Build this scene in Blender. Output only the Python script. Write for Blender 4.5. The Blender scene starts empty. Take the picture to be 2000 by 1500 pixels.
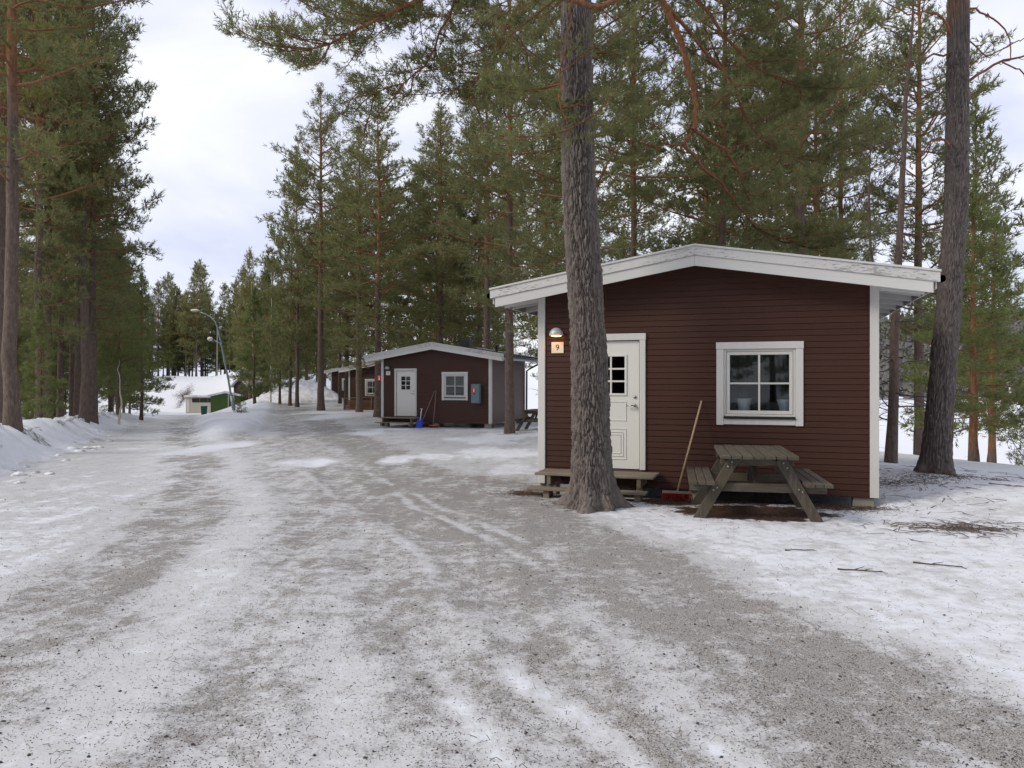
import bpy, math, random
import numpy as np

# ------------------------------------------------------------------ camera, sky, sun, exposure
scene = bpy.context.scene
COL = scene.collection
R = math.radians
EYE = 1.7
cam_d = bpy.data.cameras.new('camera')
cam = bpy.data.objects.new('camera', cam_d)
COL.objects.link(cam)
cam.location = (0, 0, EYE)
cam.rotation_euler = (R(90), 0, 0)
cam_d.sensor_width = 36.0
cam_d.lens = 36.0 * 1480 / 2000
cam_d.shift_y = -0.0025
cam_d.clip_start = 0.05
cam_d.clip_end = 4000
scene.camera = cam

SUN_EL, SUN_AZ = 36.0, -108.0          # degrees; azimuth from +Y, negative = to the left
world = bpy.data.worlds.new('World')
scene.world = world
world.use_nodes = True
wn, wl = world.node_tree.nodes, world.node_tree.links
wn.clear()
w_out = wn.new('ShaderNodeOutputWorld')
w_bg = wn.new('ShaderNodeBackground')
w_bg.inputs['Strength'].default_value = 0.1
w_sky = wn.new('ShaderNodeTexSky')
w_sky.sky_type = 'NISHITA'
w_sky.sun_disc = False
w_sky.sun_elevation = R(SUN_EL)
w_sky.sun_rotation = R(SUN_AZ)
w_tc = wn.new('ShaderNodeTexCoord')
w_map = wn.new('ShaderNodeMapping')
w_map.inputs['Scale'].default_value = (1.5, 1.5, 3.6)
w_map.inputs['Rotation'].default_value = (0.0, 0.25, 0.3)
w_no = wn.new('ShaderNodeTexNoise')
w_no.inputs['Scale'].default_value = 1.9
w_no.inputs['Detail'].default_value = 5
w_no.inputs['Roughness'].default_value = 0.5
w_no.inputs['Distortion'].default_value = 0.4
w_rp = wn.new('ShaderNodeValToRGB')
e = w_rp.color_ramp.elements
e[0].position = 0.36; e[0].color = (4.9, 5.15, 6.5, 1)
e[1].position = 0.64; e[1].color = (7.3, 7.4, 7.9, 1)
w_mix = wn.new('ShaderNodeMix'); w_mix.data_type = 'RGBA'
w_mix.inputs[0].default_value = 0.92
wl.new(w_tc.outputs['Generated'], w_map.inputs['Vector'])
wl.new(w_map.outputs['Vector'], w_no.inputs['Vector'])
wl.new(w_no.outputs[0], w_rp.inputs[0])
wl.new(w_sky.outputs[0], w_mix.inputs[6])
wl.new(w_rp.outputs[0], w_mix.inputs[7])
wl.new(w_mix.outputs[2], w_bg.inputs['Color'])
wl.new(w_bg.outputs[0], w_out.inputs['Surface'])

sun_d = bpy.data.lights.new('sun', 'SUN')
sun_d.energy = 1.5
sun_d.angle = R(18)
sun_d.color = (1.0, 0.93, 0.82)
sun = bpy.data.objects.new('sun', sun_d)
COL.objects.link(sun)
sun.rotation_euler = (R(90 - SUN_EL), 0, R(-SUN_AZ) + math.pi)
sun.location = (-30, 10, 40)

vs = scene.view_settings
vs.view_transform = 'Standard'
vs.look = 'None'
vs.exposure = 0.6
vs.gamma = 1.0
vs.use_curve_mapping = False
scene.cycles.max_bounces = 9
scene.cycles.diffuse_bounces = 6
scene.cycles.transparent_max_bounces = 12

# ------------------------------------------------------------------ numpy noise
def _hash(ix, iy, seed):
    n = (ix.astype(np.int64) * 374761393 + iy.astype(np.int64) * 668265263 + seed * 1442695041) & 0xFFFFFFFF
    n = ((n ^ (n >> 13)) * 1274126177) & 0xFFFFFFFF
    n = (n ^ (n >> 16)) & 0xFFFFFFFF
    return n.astype(np.float64) / 4294967295.0

def vnoise(x, y, seed=0):
    ix, iy = np.floor(x), np.floor(y)
    fx, fy = x - ix, y - iy
    fx = fx * fx * fx * (fx * (fx * 6 - 15) + 10); fy = fy * fy * fy * (fy * (fy * 6 - 15) + 10)
    ix = ix.astype(np.int64); iy = iy.astype(np.int64)
    a, b = _hash(ix, iy, seed), _hash(ix + 1, iy, seed)
    c, d = _hash(ix, iy + 1, seed), _hash(ix + 1, iy + 1, seed)
    return ((a + (b - a) * fx) * (1 - fy) + (c + (d - c) * fx) * fy) * 2 - 1

def fbm(x, y, oct=4, seed=0, gain=0.5):
    v = 0; a = 1.0; t = 0
    for i in range(oct):
        v = v + a * vnoise(x * 2 ** i + 17.3 * i, y * 2 ** i - 9.1 * i, seed + i)
        t += a; a *= gain
    return v / t

def sm(v):
    v = np.clip(v, 0, 1)
    return v * v * (3 - 2 * v)

# ------------------------------------------------------------------ mesh helpers
def mesh_obj(name, verts, faces, mat, parent=None, smooth=False):
    me = bpy.data.meshes.new(name)
    me.from_pydata([tuple(v) for v in verts], [], faces)
    if mat is not None:
        me.materials.append(mat)
    if smooth:
        me.polygons.foreach_set('use_smooth', [True] * len(me.polygons))
    me.update()
    return link(name, me, parent)

def link(name, me, parent=None):
    o = bpy.data.objects.new(name, me)
    COL.objects.link(o)
    if parent is not None:
        o.parent = parent
    return o

def np_mesh(name, V, F, mat, smooth=False, attrs=None):
    """V (n,3), F (m,3|4) int arrays -> mesh datablock"""
    me = bpy.data.meshes.new(name)
    n, m, k = len(V), len(F), F.shape[1]
    me.vertices.add(n)
    me.vertices.foreach_set('co', np.ascontiguousarray(V, dtype=np.float32).ravel())
    me.loops.add(m * k)
    me.loops.foreach_set('vertex_index', np.ascontiguousarray(F, dtype=np.int32).ravel())
    me.polygons.add(m)
    me.polygons.foreach_set('loop_start', np.arange(0, m * k, k, dtype=np.int32))
    me.polygons.foreach_set('loop_total', np.full(m, k, dtype=np.int32))
    if smooth:
        me.polygons.foreach_set('use_smooth', np.ones(m, dtype=bool))
    me.update(calc_edges=True)
    for an, arr in (attrs or {}).items():
        at = me.attributes.new(an, 'FLOAT', 'POINT')
        at.data.foreach_set('value', np.ascontiguousarray(arr, dtype=np.float32))
    if mat is not None:
        me.materials.append(mat)
    return me

class MB:
    """collects simple solids into one mesh"""
    def __init__(s):
        s.v = []; s.f = []
    def add(s, vs_, fs_):
        o = len(s.v)
        s.v += [tuple(p) for p in vs_]
        s.f += [tuple(i + o for i in f) for f in fs_]
        return s
    def box(s, x0, x1, y0, y1, z0, z1, b=0.0):
        if b <= 0:
            v = [(x0,y0,z0),(x1,y0,z0),(x1,y1,z0),(x0,y1,z0),(x0,y0,z1),(x1,y0,z1),(x1,y1,z1),(x0,y1,z1)]
            f = [(0,3,2,1),(4,5,6,7),(0,1,5,4),(1,2,6,5),(2,3,7,6),(3,0,4,7)]
            return s.add(v, f)
        V, F = cbox(x1 - x0, y1 - y0, z1 - z0, b)
        c = ((x0 + x1) / 2, (y0 + y1) / 2, (z0 + z1) / 2)
        return s.add([(p[0] + c[0], p[1] + c[1], p[2] + c[2]) for p in V], F)
    def bar(s, p, q, w, h, up=(0, 0, 1), b=0.0):
        """box beam from p to q, w across, h along up"""
        p = np.array(p, float); q = np.array(q, float)
        d = q - p; L = np.linalg.norm(d); d /= L
        u = np.array(up, float); x = np.cross(d, u); x /= np.linalg.norm(x); u = np.cross(x, d)
        V, F = cbox(w, L, h, b) if b > 0 else box_vf(w, L, h)
        c = (p + q) / 2
        return s.add([tuple(c + x * a[0] + d * a[1] + u * a[2]) for a in V], F)
    def tube(s, pts, rad, n=8, cap=True):
        V, F = tube_vf(pts, rad, n)
        o = len(s.v)
        s.add(V, [tuple(f) for f in F])
        if cap:
            m = len(pts)
            s.f.append(tuple(o + i for i in reversed(range(n))))
            s.f.append(tuple(o + (m - 1) * n + i for i in range(n)))
        return s
    def prism(s, poly, y0, y1):
        """polygon in (x,z), counter-clockwise seen from -y, extruded y0..y1"""
        n = len(poly)
        v = [(p[0], y0, p[1]) for p in poly] + [(p[0], y1, p[1]) for p in poly]
        f = [tuple(range(n)), tuple(n + i for i in reversed(range(n)))]
        f += [(i, i + n, (i + 1) % n + n, (i + 1) % n) for i in range(n)]
        return s.add(v, f)
    def sphere(s, c, r, nu=12, nv=8, sc=(1, 1, 1), v0=0.0, v1=math.pi):
        V = []; F = []
        for j in range(nv + 1):
            th = v0 + (v1 - v0) * j / nv
            for i in range(nu):
                ph = 2 * math.pi * i / nu
                V.append((c[0] + r * sc[0] * math.sin(th) * math.cos(ph), c[1] + r * sc[1] * math.sin(th) * math.sin(ph), c[2] + r * sc[2] * math.cos(th)))
        for j in range(nv):
            for i in range(nu):
                F.append((j * nu + i, (j + 1) * nu + i, (j + 1) * nu + (i + 1) % nu, j * nu + (i + 1) % nu))
        return s.add(V, F)
    def build(s, name, mat, parent=None, smooth=False):
        return mesh_obj(name, s.v, s.f, mat, parent, smooth)

def box_vf(sx, sy, sz):
    x, y, z = sx / 2, sy / 2, sz / 2
    return ([(-x,-y,-z),(x,-y,-z),(x,y,-z),(-x,y,-z),(-x,-y,z),(x,-y,z),(x,y,z),(-x,y,z)],
            [(0,3,2,1),(4,5,6,7),(0,1,5,4),(1,2,6,5),(2,3,7,6),(3,0,4,7)])

def cbox(sx, sy, sz, b):
    """box with chamfered edges"""
    h = (sx / 2, sy / 2, sz / 2)
    b = min(b, min(h) * 0.8)
    V = []; idx = {}
    sg = (-1, 1)
    for i in sg:
        for j in sg:
            for k in sg:
                for a in range(3):
                    p = [i * h[0], j * h[1], k * h[2]]
                    for q in range(3):
                        if q != a:
                            p[q] -= (i, j, k)[q] * b
                    idx[(i, j, k, a)] = len(V); V.append(tuple(p))
    F = []
    for a in range(3):
        o1, o2 = [(1, 2), (2, 0), (0, 1)][a]
        for sgn in sg:
            ring = []
            for (p1, p2) in ((-1, -1), (1, -1), (1, 1), (-1, 1)):
                c = [0, 0, 0]; c[a] = sgn; c[o1] = p1; c[o2] = p2
                ring.append(idx[(c[0], c[1], c[2], a)])
            F.append(tuple(ring if sgn > 0 else reversed(ring)))
    for a in range(3):
        o1, o2 = [(1, 2), (2, 0), (0, 1)][a]
        for p1 in sg:
            for p2 in sg:
                c0 = [0, 0, 0]; c0[o1] = p1; c0[o2] = p2
                c1 = list(c0); c0[a] = -1; c1[a] = 1
                q = [idx[tuple(c0) + (o1,)], idx[tuple(c1) + (o1,)], idx[tuple(c1) + (o2,)], idx[tuple(c0) + (o2,)]]
                F.append(tuple(q if p1 * p2 < 0 else reversed(q)))
    for i in sg:
        for j in sg:
            for k in sg:
                t = [idx[(i, j, k, 0)], idx[(i, j, k, 1)], idx[(i, j, k, 2)]]
                F.append(tuple(t if i * j * k > 0 else reversed(t)))
    return V, F

def frames(pts):
    P = np.asarray(pts, float)
    T = np.gradient(P, axis=0)
    T /= np.linalg.norm(T, axis=1)[:, None] + 1e-9
    ref = np.array([0.31, 0.17, 0.93]) if abs(T[0] @ np.array([0.31, 0.17, 0.93])) < 0.9 else np.array([1.0, 0, 0])
    A = np.cross(T, ref); A /= np.linalg.norm(A, axis=1)[:, None] + 1e-9
    B = np.cross(T, A)
    return P, A, B

def tube_vf(pts, rad, n):
    P, A, B = frames(pts)
    rad = np.broadcast_to(np.asarray(rad, float), (len(P),))
    th = np.arange(n) * 2 * math.pi / n
    V = P[:, None, :] + rad[:, None, None] * (np.cos(th)[None, :, None] * A[:, None, :] + np.sin(th)[None, :, None] * B[:, None, :])
    m = len(P)
    i = np.arange(m - 1)[:, None]; j = np.arange(n)[None, :]
    a = i * n + j; b = i * n + (j + 1) % n
    F = np.stack([a, b, b + n, a + n], -1).reshape(-1, 4)
    return V.reshape(-1, 3), F

def empty(name, loc=(0, 0, 0), rz=0.0, label=None, cat=None, group=None):
    o = bpy.data.objects.new(name, None)
    o.empty_display_size = 0.2
    COL.objects.link(o)
    o.location = loc; o.rotation_euler = (0, 0, rz)
    if label: tag(o, label, cat, group)
    return o

def tag(o, label, cat, group=None, kind=None):
    o['label'] = label; o['category'] = cat
    if group: o['group'] = group
    if kind: o['kind'] = kind
    return o

# ------------------------------------------------------------------ materials
class NT:
    def __init__(s, name):
        s.m = bpy.data.materials.new(name); s.m.use_nodes = True
        s.t = s.m.node_tree; s.n = s.t.nodes; s.n.clear()
        s.out = s.n.new('ShaderNodeOutputMaterial')
    def new(s, typ, ins=None, **props):
        nd = s.n.new(typ)
        for k, v in props.items(): setattr(nd, k, v)
        for k, v in (ins or {}).items(): s.set(nd, k, v)
        return nd
    def set(s, nd, k, v):
        if isinstance(v, bpy.types.NodeSocket): s.t.links.new(v, nd.inputs[k])
        elif isinstance(v, bpy.types.Node): s.t.links.new(v.outputs[0], nd.inputs[k])
        else: nd.inputs[k].default_value = v
    def coord(s, scale=(1, 1, 1), kind='Object', rot=(0, 0, 0)):
        tc = s.new('ShaderNodeTexCoord')
        return s.new('ShaderNodeMapping', {'Vector': tc.outputs[kind], 'Scale': scale, 'Rotation': rot})
    def noise(s, vec, scale, detail=4, rough=0.55, dist=0.0):
        return s.new('ShaderNodeTexNoise', {'Vector': vec, 'Scale': scale, 'Detail': detail, 'Roughness': rough, 'Distortion': dist})
    def ramp(s, fac, stops, interp='LINEAR'):
        nd = s.new('ShaderNodeValToRGB', {'Fac': fac})
        cr = nd.color_ramp; cr.interpolation = interp
        while len(cr.elements) < len(stops): cr.elements.new(0.5)
        for el, (p, c) in zip(cr.elements, stops):
            el.position = p
            el.color = (c, c, c, 1) if isinstance(c, (int, float)) else (*c, 1)
        return nd
    def mix(s, fac, a, b, blend='MIX'):
        nd = s.new('ShaderNodeMix', data_type='RGBA', blend_type=blend)
        for i, v in ((0, fac), (6, a), (7, b)):
            if isinstance(v, tuple) and len(v) == 3: v = (*v, 1)
            if isinstance(v, bpy.types.Node): v = v.outputs[2] if v.bl_idname == 'ShaderNodeMix' else v.outputs[0]
            s.set(nd, i, v)
        return nd.outputs[2]
    def math(s, op, a, b=0.0, clamp=False):
        nd = s.new('ShaderNodeMath', operation=op, use_clamp=clamp)
        s.set(nd, 0, a); s.set(nd, 1, b)
        return nd.outputs[0]
    def attr(s, name):
        return s.new('ShaderNodeAttribute', attribute_name=name).outputs['Fac']
    def bump(s, h, strength=0.3, dist=0.01, normal=None):
        nd = s.new('ShaderNodeBump', {'Height': h, 'Strength': strength, 'Distance': dist})
        if normal is not None: s.set(nd, 'Normal', normal)
        return nd.outputs[0]
    def bsdf(s, color, rough=0.7, spec=0.3, normal=None, **kw):
        nd = s.new('ShaderNodeBsdfPrincipled')
        if isinstance(color, tuple): color = (*color[:3], 1)
        s.set(nd, 'Base Color', color); s.set(nd, 'Roughness', rough); s.set(nd, 'Specular IOR Level', spec)
        if normal is not None: s.set(nd, 'Normal', normal)
        for k, v in kw.items(): s.set(nd, k, v)
        s.t.links.new(nd.outputs[0], s.out.inputs['Surface'])
        return nd

def rnd(t):
    return t.new('ShaderNodeObjectInfo').outputs['Random']

def m_paint(name, col, col2, rough=0.55, grime=0.35, axis='x', spec=0.3):
    t = NT(name)
    sc = {'x': (0.6, 6, 6), 'y': (6, 0.6, 6), 'z': (6, 6, 0.6)}[axis]
    n1 = t.noise(t.coord(sc), 5, 6, 0.65)
    n2 = t.noise(t.coord(), 1.7, 3)
    c = t.mix(t.math('MULTIPLY', t.ramp(n1, [(0.42, 0.0), (0.72, 1.0)]).outputs[0], grime), col, col2)
    c = t.mix(t.math('MULTIPLY', n2.outputs[0], 0.35), c, tuple(v * 0.75 for v in col))
    c = t.mix(t.math('MULTIPLY', rnd(t), 0.45), c, tuple(v * 0.72 for v in col))
    t.bsdf(c, rough, spec, t.bump(n1.outputs[0], 0.25, 0.004))
    return t.m

def m_peel(name, col, under):
    """white paint that is worn through in places"""
    t = NT(name)
    n1 = t.noise(t.coord((1.2, 6, 5)), 9, 8, 0.75)
    n3 = t.noise(t.coord((0.7, 1, 1)), 1.3, 2)
    k = t.math('ADD', n1.outputs[0], t.math('MULTIPLY', t.math('SUBTRACT', n3.outputs[0], 0.5), 0.55))
    mask = t.ramp(k, [(0.53, 0.0), (0.60, 0.85)])
    n2 = t.noise(t.coord((1, 4, 4)), 4, 4)
    c = t.mix(t.math('MULTIPLY', n2.outputs[0], 0.5), col, tuple(v * 0.72 for v in col))
    c = t.mix(mask, c, under)
    t.bsdf(c, 0.7, 0.2, t.bump(mask.outputs[0], 0.4, 0.004))
    return t.m

def m_wood(name, cols, axis='x', rough=0.85, moss=None):
    t = NT(name)
    sc = {'x': (0.8, 14, 14), 'y': (14, 0.8, 14), 'z': (14, 14, 0.8)}[axis]
    g = t.noise(t.coord(sc), 4.5, 8, 0.7, 0.6)
    b = t.noise(t.coord(), 3, 4)
    c = t.ramp(g, [(0.28, cols[0]), (0.5, cols[1]), (0.72, cols[2])]).outputs[0]
    c = t.mix(t.math('MULTIPLY', rnd(t), 0.45), c, cols[0])
    if moss:
        c = t.mix(t.ramp(b, [(0.48, 0.0), (0.68, 0.8)]), c, moss)
    t.bsdf(c, rough, 0.2, t.bump(g.outputs[0], 0.6, 0.006))
    return t.m

def m_plain(name, col, rough=0.5, spec=0.4, metal=0.0, var=0.25, scale=6):
    t = NT(name)
    n = t.noise(t.coord(), scale, 5)
    c = t.mix(t.math('MULTIPLY', n.outputs[0], var), col, tuple(v * 0.5 for v in col))
    t.bsdf(c, rough, spec, t.bump(n.outputs[0], 0.1, 0.003), Metallic=metal)
    return t.m

def m_emit(name, col, st):
    t = NT(name)
    t.bsdf(col, 0.5, 0.3, **{'Emission Color': (*col, 1), 'Emission Strength': st})
    return t.m

def m_glass():
    t = NT('glass')   # single clear pane
    tr = t.new('ShaderNodeBsdfTransparent', {'Color': (0.86, 0.9, 0.9, 1)})
    gl = t.new('ShaderNodeBsdfGlossy', {'Color': (1, 1, 1, 1), 'Roughness': 0.02})
    fr = t.new('ShaderNodeFresnel', {'IOR': 1.38})
    mx = t.new('ShaderNodeMixShader', {0: fr.outputs[0], 1: tr.outputs[0], 2: gl.outputs[0]})
    t.t.links.new(mx.outputs[0], t.out.inputs['Surface'])
    return t.m

def m_bark(name, low, high, twig_scale=1.0, plates=True):
    """grey-brown plated bark low down, thin orange bark higher up (attribute hz: 0 low .. 1 high)"""
    t = NT(name)
    co = t.coord((1, 1, 0.32))
    n = t.noise(co, 18, 6, 0.65)
    v = t.new('ShaderNodeTexVoronoi', {'Vector': t.mix(0.08, co, n.outputs[1]), 'Scale': 22.0}, feature='DISTANCE_TO_EDGE')
    big = t.noise(t.coord((1, 1, 0.5)), 2.2, 3)
    hz = t.math('ADD', t.attr('hz'), t.math('MULTIPLY', t.math('SUBTRACT', big.outputs[0], 0.5), 0.5))
    k = t.ramp(hz, [(0.42, 0.0), (0.62, 1.0)])
    lo = t.ramp(n, [(0.3, tuple(c * 0.62 for c in low)), (0.52, low), (0.75, tuple(min(1, c * 1.5) for c in low))]).outputs[0]
    hi = t.ramp(n, [(0.3, tuple(c * 0.6 for c in high)), (0.52, high), (0.75, tuple(min(1, c * 1.35) for c in high))]).outputs[0]
    c = t.mix(k, lo, hi)
    c = t.mix(t.math('MULTIPLY', rnd(t), 0.3), c, tuple(x * 0.6 for x in low))
    h = t.math('ADD', t.math('MULTIPLY', t.ramp(v.outputs[0], [(0.0, 0.0), (0.25, 1.0)]).outputs[0], 0.7 if plates else 0.0), n.outputs[0])
    t.bsdf(c, 0.92, 0.12, t.bump(h, 0.8, 0.02))
    return t.m

def m_needle(name, a, b, c3, trans=0.3):
    t = NT(name)
    col = t.ramp(t.attr('var'), [(0.0, a), (0.55, b), (0.93, b), (1.0, c3)]).outputs[0]
    col = t.mix(t.math('MULTIPLY', rnd(t), 0.35), col, tuple(v * 0.8 for v in a))
    p = t.new('ShaderNodeBsdfPrincipled', {'Base Color': col, 'Roughness': 0.6, 'Specular IOR Level': 0.25})
    tr = t.new('ShaderNodeBsdfTranslucent', {'Color': col})
    mx = t.new('ShaderNodeMixShader', {0: trans, 1: p.outputs[0], 2: tr.outputs[0]})
    t.t.links.new(mx.outputs[0], t.out.inputs['Surface'])
    return t.m

def m_ground():
    t = NT('snow_ice_gravel')
    co = t.coord()
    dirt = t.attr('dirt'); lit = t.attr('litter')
    nA = t.noise(co, 1.6, 6, 0.62)            # patches
    nB = t.noise(co, 7.0, 6, 0.68)            # small patches
    nC = t.noise(co, 42, 4, 0.7)              # grains
    nD = t.noise(co, 130, 2, 0.6)
    nS = t.noise(t.coord((1, 1, 1)), 0.35, 3)
    d = t.math('ADD', dirt, t.math('MULTIPLY', t.math('SUBTRACT', nA.outputs[0], 0.5), 0.75))
    d = t.math('ADD', d, t.math('MULTIPLY', t.math('SUBTRACT', nB.outputs[0], 0.5), 1.05))
    nT = t.noise(t.coord((3.4, 0.6, 1), rot=(0, 0, -0.27)), 0.9, 5, 0.6)   # streaks drawn out along the drive
    d = t.math('ADD', d, t.math('MULTIPLY', t.math('MULTIPLY', t.math('SUBTRACT', nT.outputs[0], 0.5), 0.6), t.math('MINIMUM', t.math('MULTIPLY', dirt, 3.0), 1.0)))
    d2 = t.math('ADD', d, t.math('MULTIPLY', t.math('SUBTRACT', nC.outputs[0], 0.5), 0.7))
    snow = t.mix(nB, (0.75, 0.765, 0.80), (0.65, 0.66, 0.69))
    ice = t.mix(nS, (0.61, 0.615, 0.625), (0.535, 0.525, 0.515))
    grav = t.ramp(nD, [(0.28, (0.07, 0.06, 0.052)), (0.5, (0.245, 0.228, 0.212)), (0.72, (0.51, 0.49, 0.47))]).outputs[0]
    c = t.mix(t.ramp(d, [(0.14, 0.0), (0.42, 1.0)]), snow, ice)
    c = t.mix(t.ramp(d2, [(0.52, 0.0), (0.80, 0.95)]), c, grav)
    # loose dark grit: single grains, more of it where vehicles drive
    v = t.new('ShaderNodeTexVoronoi', {'Vector': co, 'Scale': 62.0, 'Randomness': 1.0})
    sep = t.new('ShaderNodeSeparateColor', {0: v.outputs['Color']})
    thr = t.math('MULTIPLY_ADD', d, 0.42)
    t.set(thr.node, 2, -0.02)
    pick = t.math('LESS_THAN', sep.outputs[0], thr)
    size = t.math('LESS_THAN', v.outputs['Distance'], t.math('MULTIPLY_ADD', sep.outputs[1], 0.32))
    t.set(size.node.inputs[1].links[0].from_node, 2, 0.12)
    grit = t.math('MULTIPLY', pick, size)
    gcol = t.ramp(sep.outputs[2], [(0.0, (0.035, 0.03, 0.028)), (0.55, (0.13, 0.115, 0.10)), (1.0, (0.28, 0.25, 0.22))]).outputs[0]
    c = t.mix(t.math('MULTIPLY', grit, 0.7), c, gcol)
    # needle litter
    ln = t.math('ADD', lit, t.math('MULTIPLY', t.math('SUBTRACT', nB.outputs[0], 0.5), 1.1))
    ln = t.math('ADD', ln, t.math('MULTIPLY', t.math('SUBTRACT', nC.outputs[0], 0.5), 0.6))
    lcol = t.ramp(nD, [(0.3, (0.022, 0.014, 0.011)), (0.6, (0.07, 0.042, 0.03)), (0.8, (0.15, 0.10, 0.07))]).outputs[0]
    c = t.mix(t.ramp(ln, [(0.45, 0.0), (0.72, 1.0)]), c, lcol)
    rough = t.ramp(d, [(0.12, 0.7), (0.34, 0.30), (0.58, 0.42), (0.8, 0.8)]).outputs[0]
    h = t.math('ADD', t.math('MULTIPLY', nB.outputs[0], 1.0), t.math('MULTIPLY', nC.outputs[0], 0.35))
    h = t.math('ADD', h, t.math('MULTIPLY', grit, 0.25))
    t.bsdf(c, rough, 0.35, t.bump(h, 0.55, 0.03))
    return t.m

def m_snow():
    t = NT('ploughed_snow')
    n = t.noise(t.coord(), 2.2, 7, 0.65); n2 = t.noise(t.coord(), 14, 5, 0.6)
    c = t.mix(t.ramp(n, [(0.35, 0.0), (0.62, 1.0)]), (0.55, 0.53, 0.52), (0.78, 0.79, 0.83))
    c = t.mix(t.ramp(n2, [(0.62, 0.0), (0.75, 0.7)]), c, (0.33, 0.29, 0.26))
    t.bsdf(c, 0.75, 0.25, t.bump(n2.outputs[0], 0.5, 0.05))
    return t.m

M = {}
M['ground'] = m_ground()
M['snow'] = m_snow()
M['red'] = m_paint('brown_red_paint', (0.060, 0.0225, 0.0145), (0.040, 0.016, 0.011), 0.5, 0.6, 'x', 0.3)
M['redy'] = m_paint('brown_red_paint_side_skylit', (0.11, 0.058, 0.052), (0.085, 0.045, 0.04), 0.42, 0.5, 'y', 0.45)  # paler than the front: skylight and fading put into the colour
M['white'] = m_paint('white_paint', (0.68, 0.67, 0.63), (0.52, 0.51, 0.47), 0.55, 0.35, 'z')
M['whitex'] = m_paint('white_paint_long', (0.66, 0.655, 0.63), (0.55, 0.54, 0.50), 0.55, 0.35, 'x')
M['peel'] = m_peel('worn_white_paint', (0.62, 0.61, 0.59), (0.24, 0.23, 0.215))
M['door'] = m_plain('door_enamel', (0.70, 0.69, 0.64), 0.4, 0.4, 0, 0.08, 2)
M['felt'] = m_plain('roof_felt', (0.055, 0.058, 0.065), 0.85, 0.2, 0, 0.5, 12)
M['black'] = m_plain('black_metal', (0.015, 0.015, 0.017), 0.4, 0.5, 0, 0.2)
M['steel'] = m_plain('dull_steel', (0.35, 0.34, 0.33), 0.35, 0.5, 1.0, 0.3)
M['conc'] = m_plain('concrete', (0.30, 0.27, 0.23), 0.9, 0.2, 0, 0.5, 9)
M['under'] = m_plain('raw_boards', (0.12, 0.09, 0.07), 0.9, 0.1, 0, 0.4)
M['glass'] = m_glass()
M['dark'] = m_plain('dark_room', (0.06, 0.05, 0.045), 0.9, 0.1, 0, 0.3)
M['curtain'] = m_plain('dark_curtain', (0.10, 0.095, 0.085), 0.95, 0.05, 0, 0.4, 20)
M['pot'] = m_plain('white_ceramic', (0.75, 0.78, 0.84), 0.3, 0.5, 0, 0.1)
M['bulb'] = m_emit('lamp_glow', (1.0, 0.42, 0.14), 7.0)
M['shade'] = m_plain('lamp_shade', (0.42, 0.43, 0.42), 0.45, 0.4, 0.2, 0.2)
M['plate'] = m_plain('number_plate', (0.78, 0.70, 0.55), 0.5, 0.3, 0, 0.1)
M['woodx'] = m_wood('grey_planks_x', ((0.045, 0.037, 0.028), (0.098, 0.083, 0.065), (0.175, 0.155, 0.127)), 'x', moss=(0.085, 0.073, 0.05))
M['woody'] = m_wood('grey_planks_y', ((0.045, 0.037, 0.028), (0.098, 0.083, 0.065), (0.175, 0.155, 0.127)), 'y', moss=(0.085, 0.073, 0.05))
M['woodz'] = m_wood('grey_planks_z', ((0.045, 0.037, 0.028), (0.098, 0.083, 0.065), (0.175, 0.155, 0.127)), 'z', moss=(0.085, 0.073, 0.05))
M['stepx'] = m_wood('step_planks', ((0.11, 0.09, 0.065), (0.21, 0.175, 0.13), (0.31, 0.27, 0.21)), 'x')
M['ramp'] = m_wood('brown_planks', ((0.09, 0.045, 0.025), (0.16, 0.08, 0.045), (0.23, 0.13, 0.08)), 'x')
M['handle'] = m_wood('broom_stick', ((0.33, 0.23, 0.12), (0.46, 0.34, 0.19), (0.56, 0.44, 0.27)), 'z', 0.6)
M['pinkstick'] = m_wood('faded_stick', ((0.25, 0.15, 0.12), (0.34, 0.22, 0.18), (0.42, 0.3, 0.25)), 'z', 0.7)
M['redbr'] = m_plain('red_bristle', (0.28, 0.02, 0.02), 0.7, 0.2, 0, 0.5, 60)
M['signred'] = m_plain('sign_red', (0.55, 0.02, 0.03), 0.4, 0.4, 0, 0.1)
M['signwhite'] = m_plain('sign_white', (0.8, 0.8, 0.8), 0.4, 0.4, 0, 0.05)
M['blue'] = m_plain('blue_plastic', (0.01, 0.045, 0.42), 0.35, 0.45, 0, 0.2)
M['greyblue'] = m_plain('grey_blue_box', (0.13, 0.20, 0.23), 0.45, 0.4, 0, 0.2)
M['post'] = m_plain('galvanised_post', (0.28, 0.33, 0.36), 0.5, 0.5, 0.4, 0.3)
M['lampwhite'] = m_plain('lantern_white', (0.66, 0.62, 0.52), 0.4, 0.4, 0, 0.1)
M['green'] = m_paint('green_paint', (0.07, 0.125, 0.03), (0.05, 0.085, 0.025), 0.6, 0.4, 'z')
M['bin'] = m_plain('bin_green', (0.012, 0.10, 0.055), 0.45, 0.4, 0, 0.2)
M['beige'] = m_plain('beige_render', (0.52, 0.47, 0.39), 0.8, 0.2, 0, 0.2)
M['brownhouse'] = m_paint('dark_brown_boards', (0.045, 0.032, 0.026), (0.03, 0.022, 0.018), 0.7, 0.4, 'x')
M['housewhite'] = m_plain('house_white', (0.7, 0.68, 0.63), 0.7, 0.2, 0, 0.1)
M['housered'] = m_plain('house_red', (0.30, 0.05, 0.035), 0.7, 0.2, 0, 0.2)
M['bark'] = m_bark('pine_bark', (0.155, 0.118, 0.096), (0.30, 0.145, 0.075))
M['bark_near'] = m_bark('old_pine_bark', (0.168, 0.143, 0.130), (0.30, 0.15, 0.08), plates=False)
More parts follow.
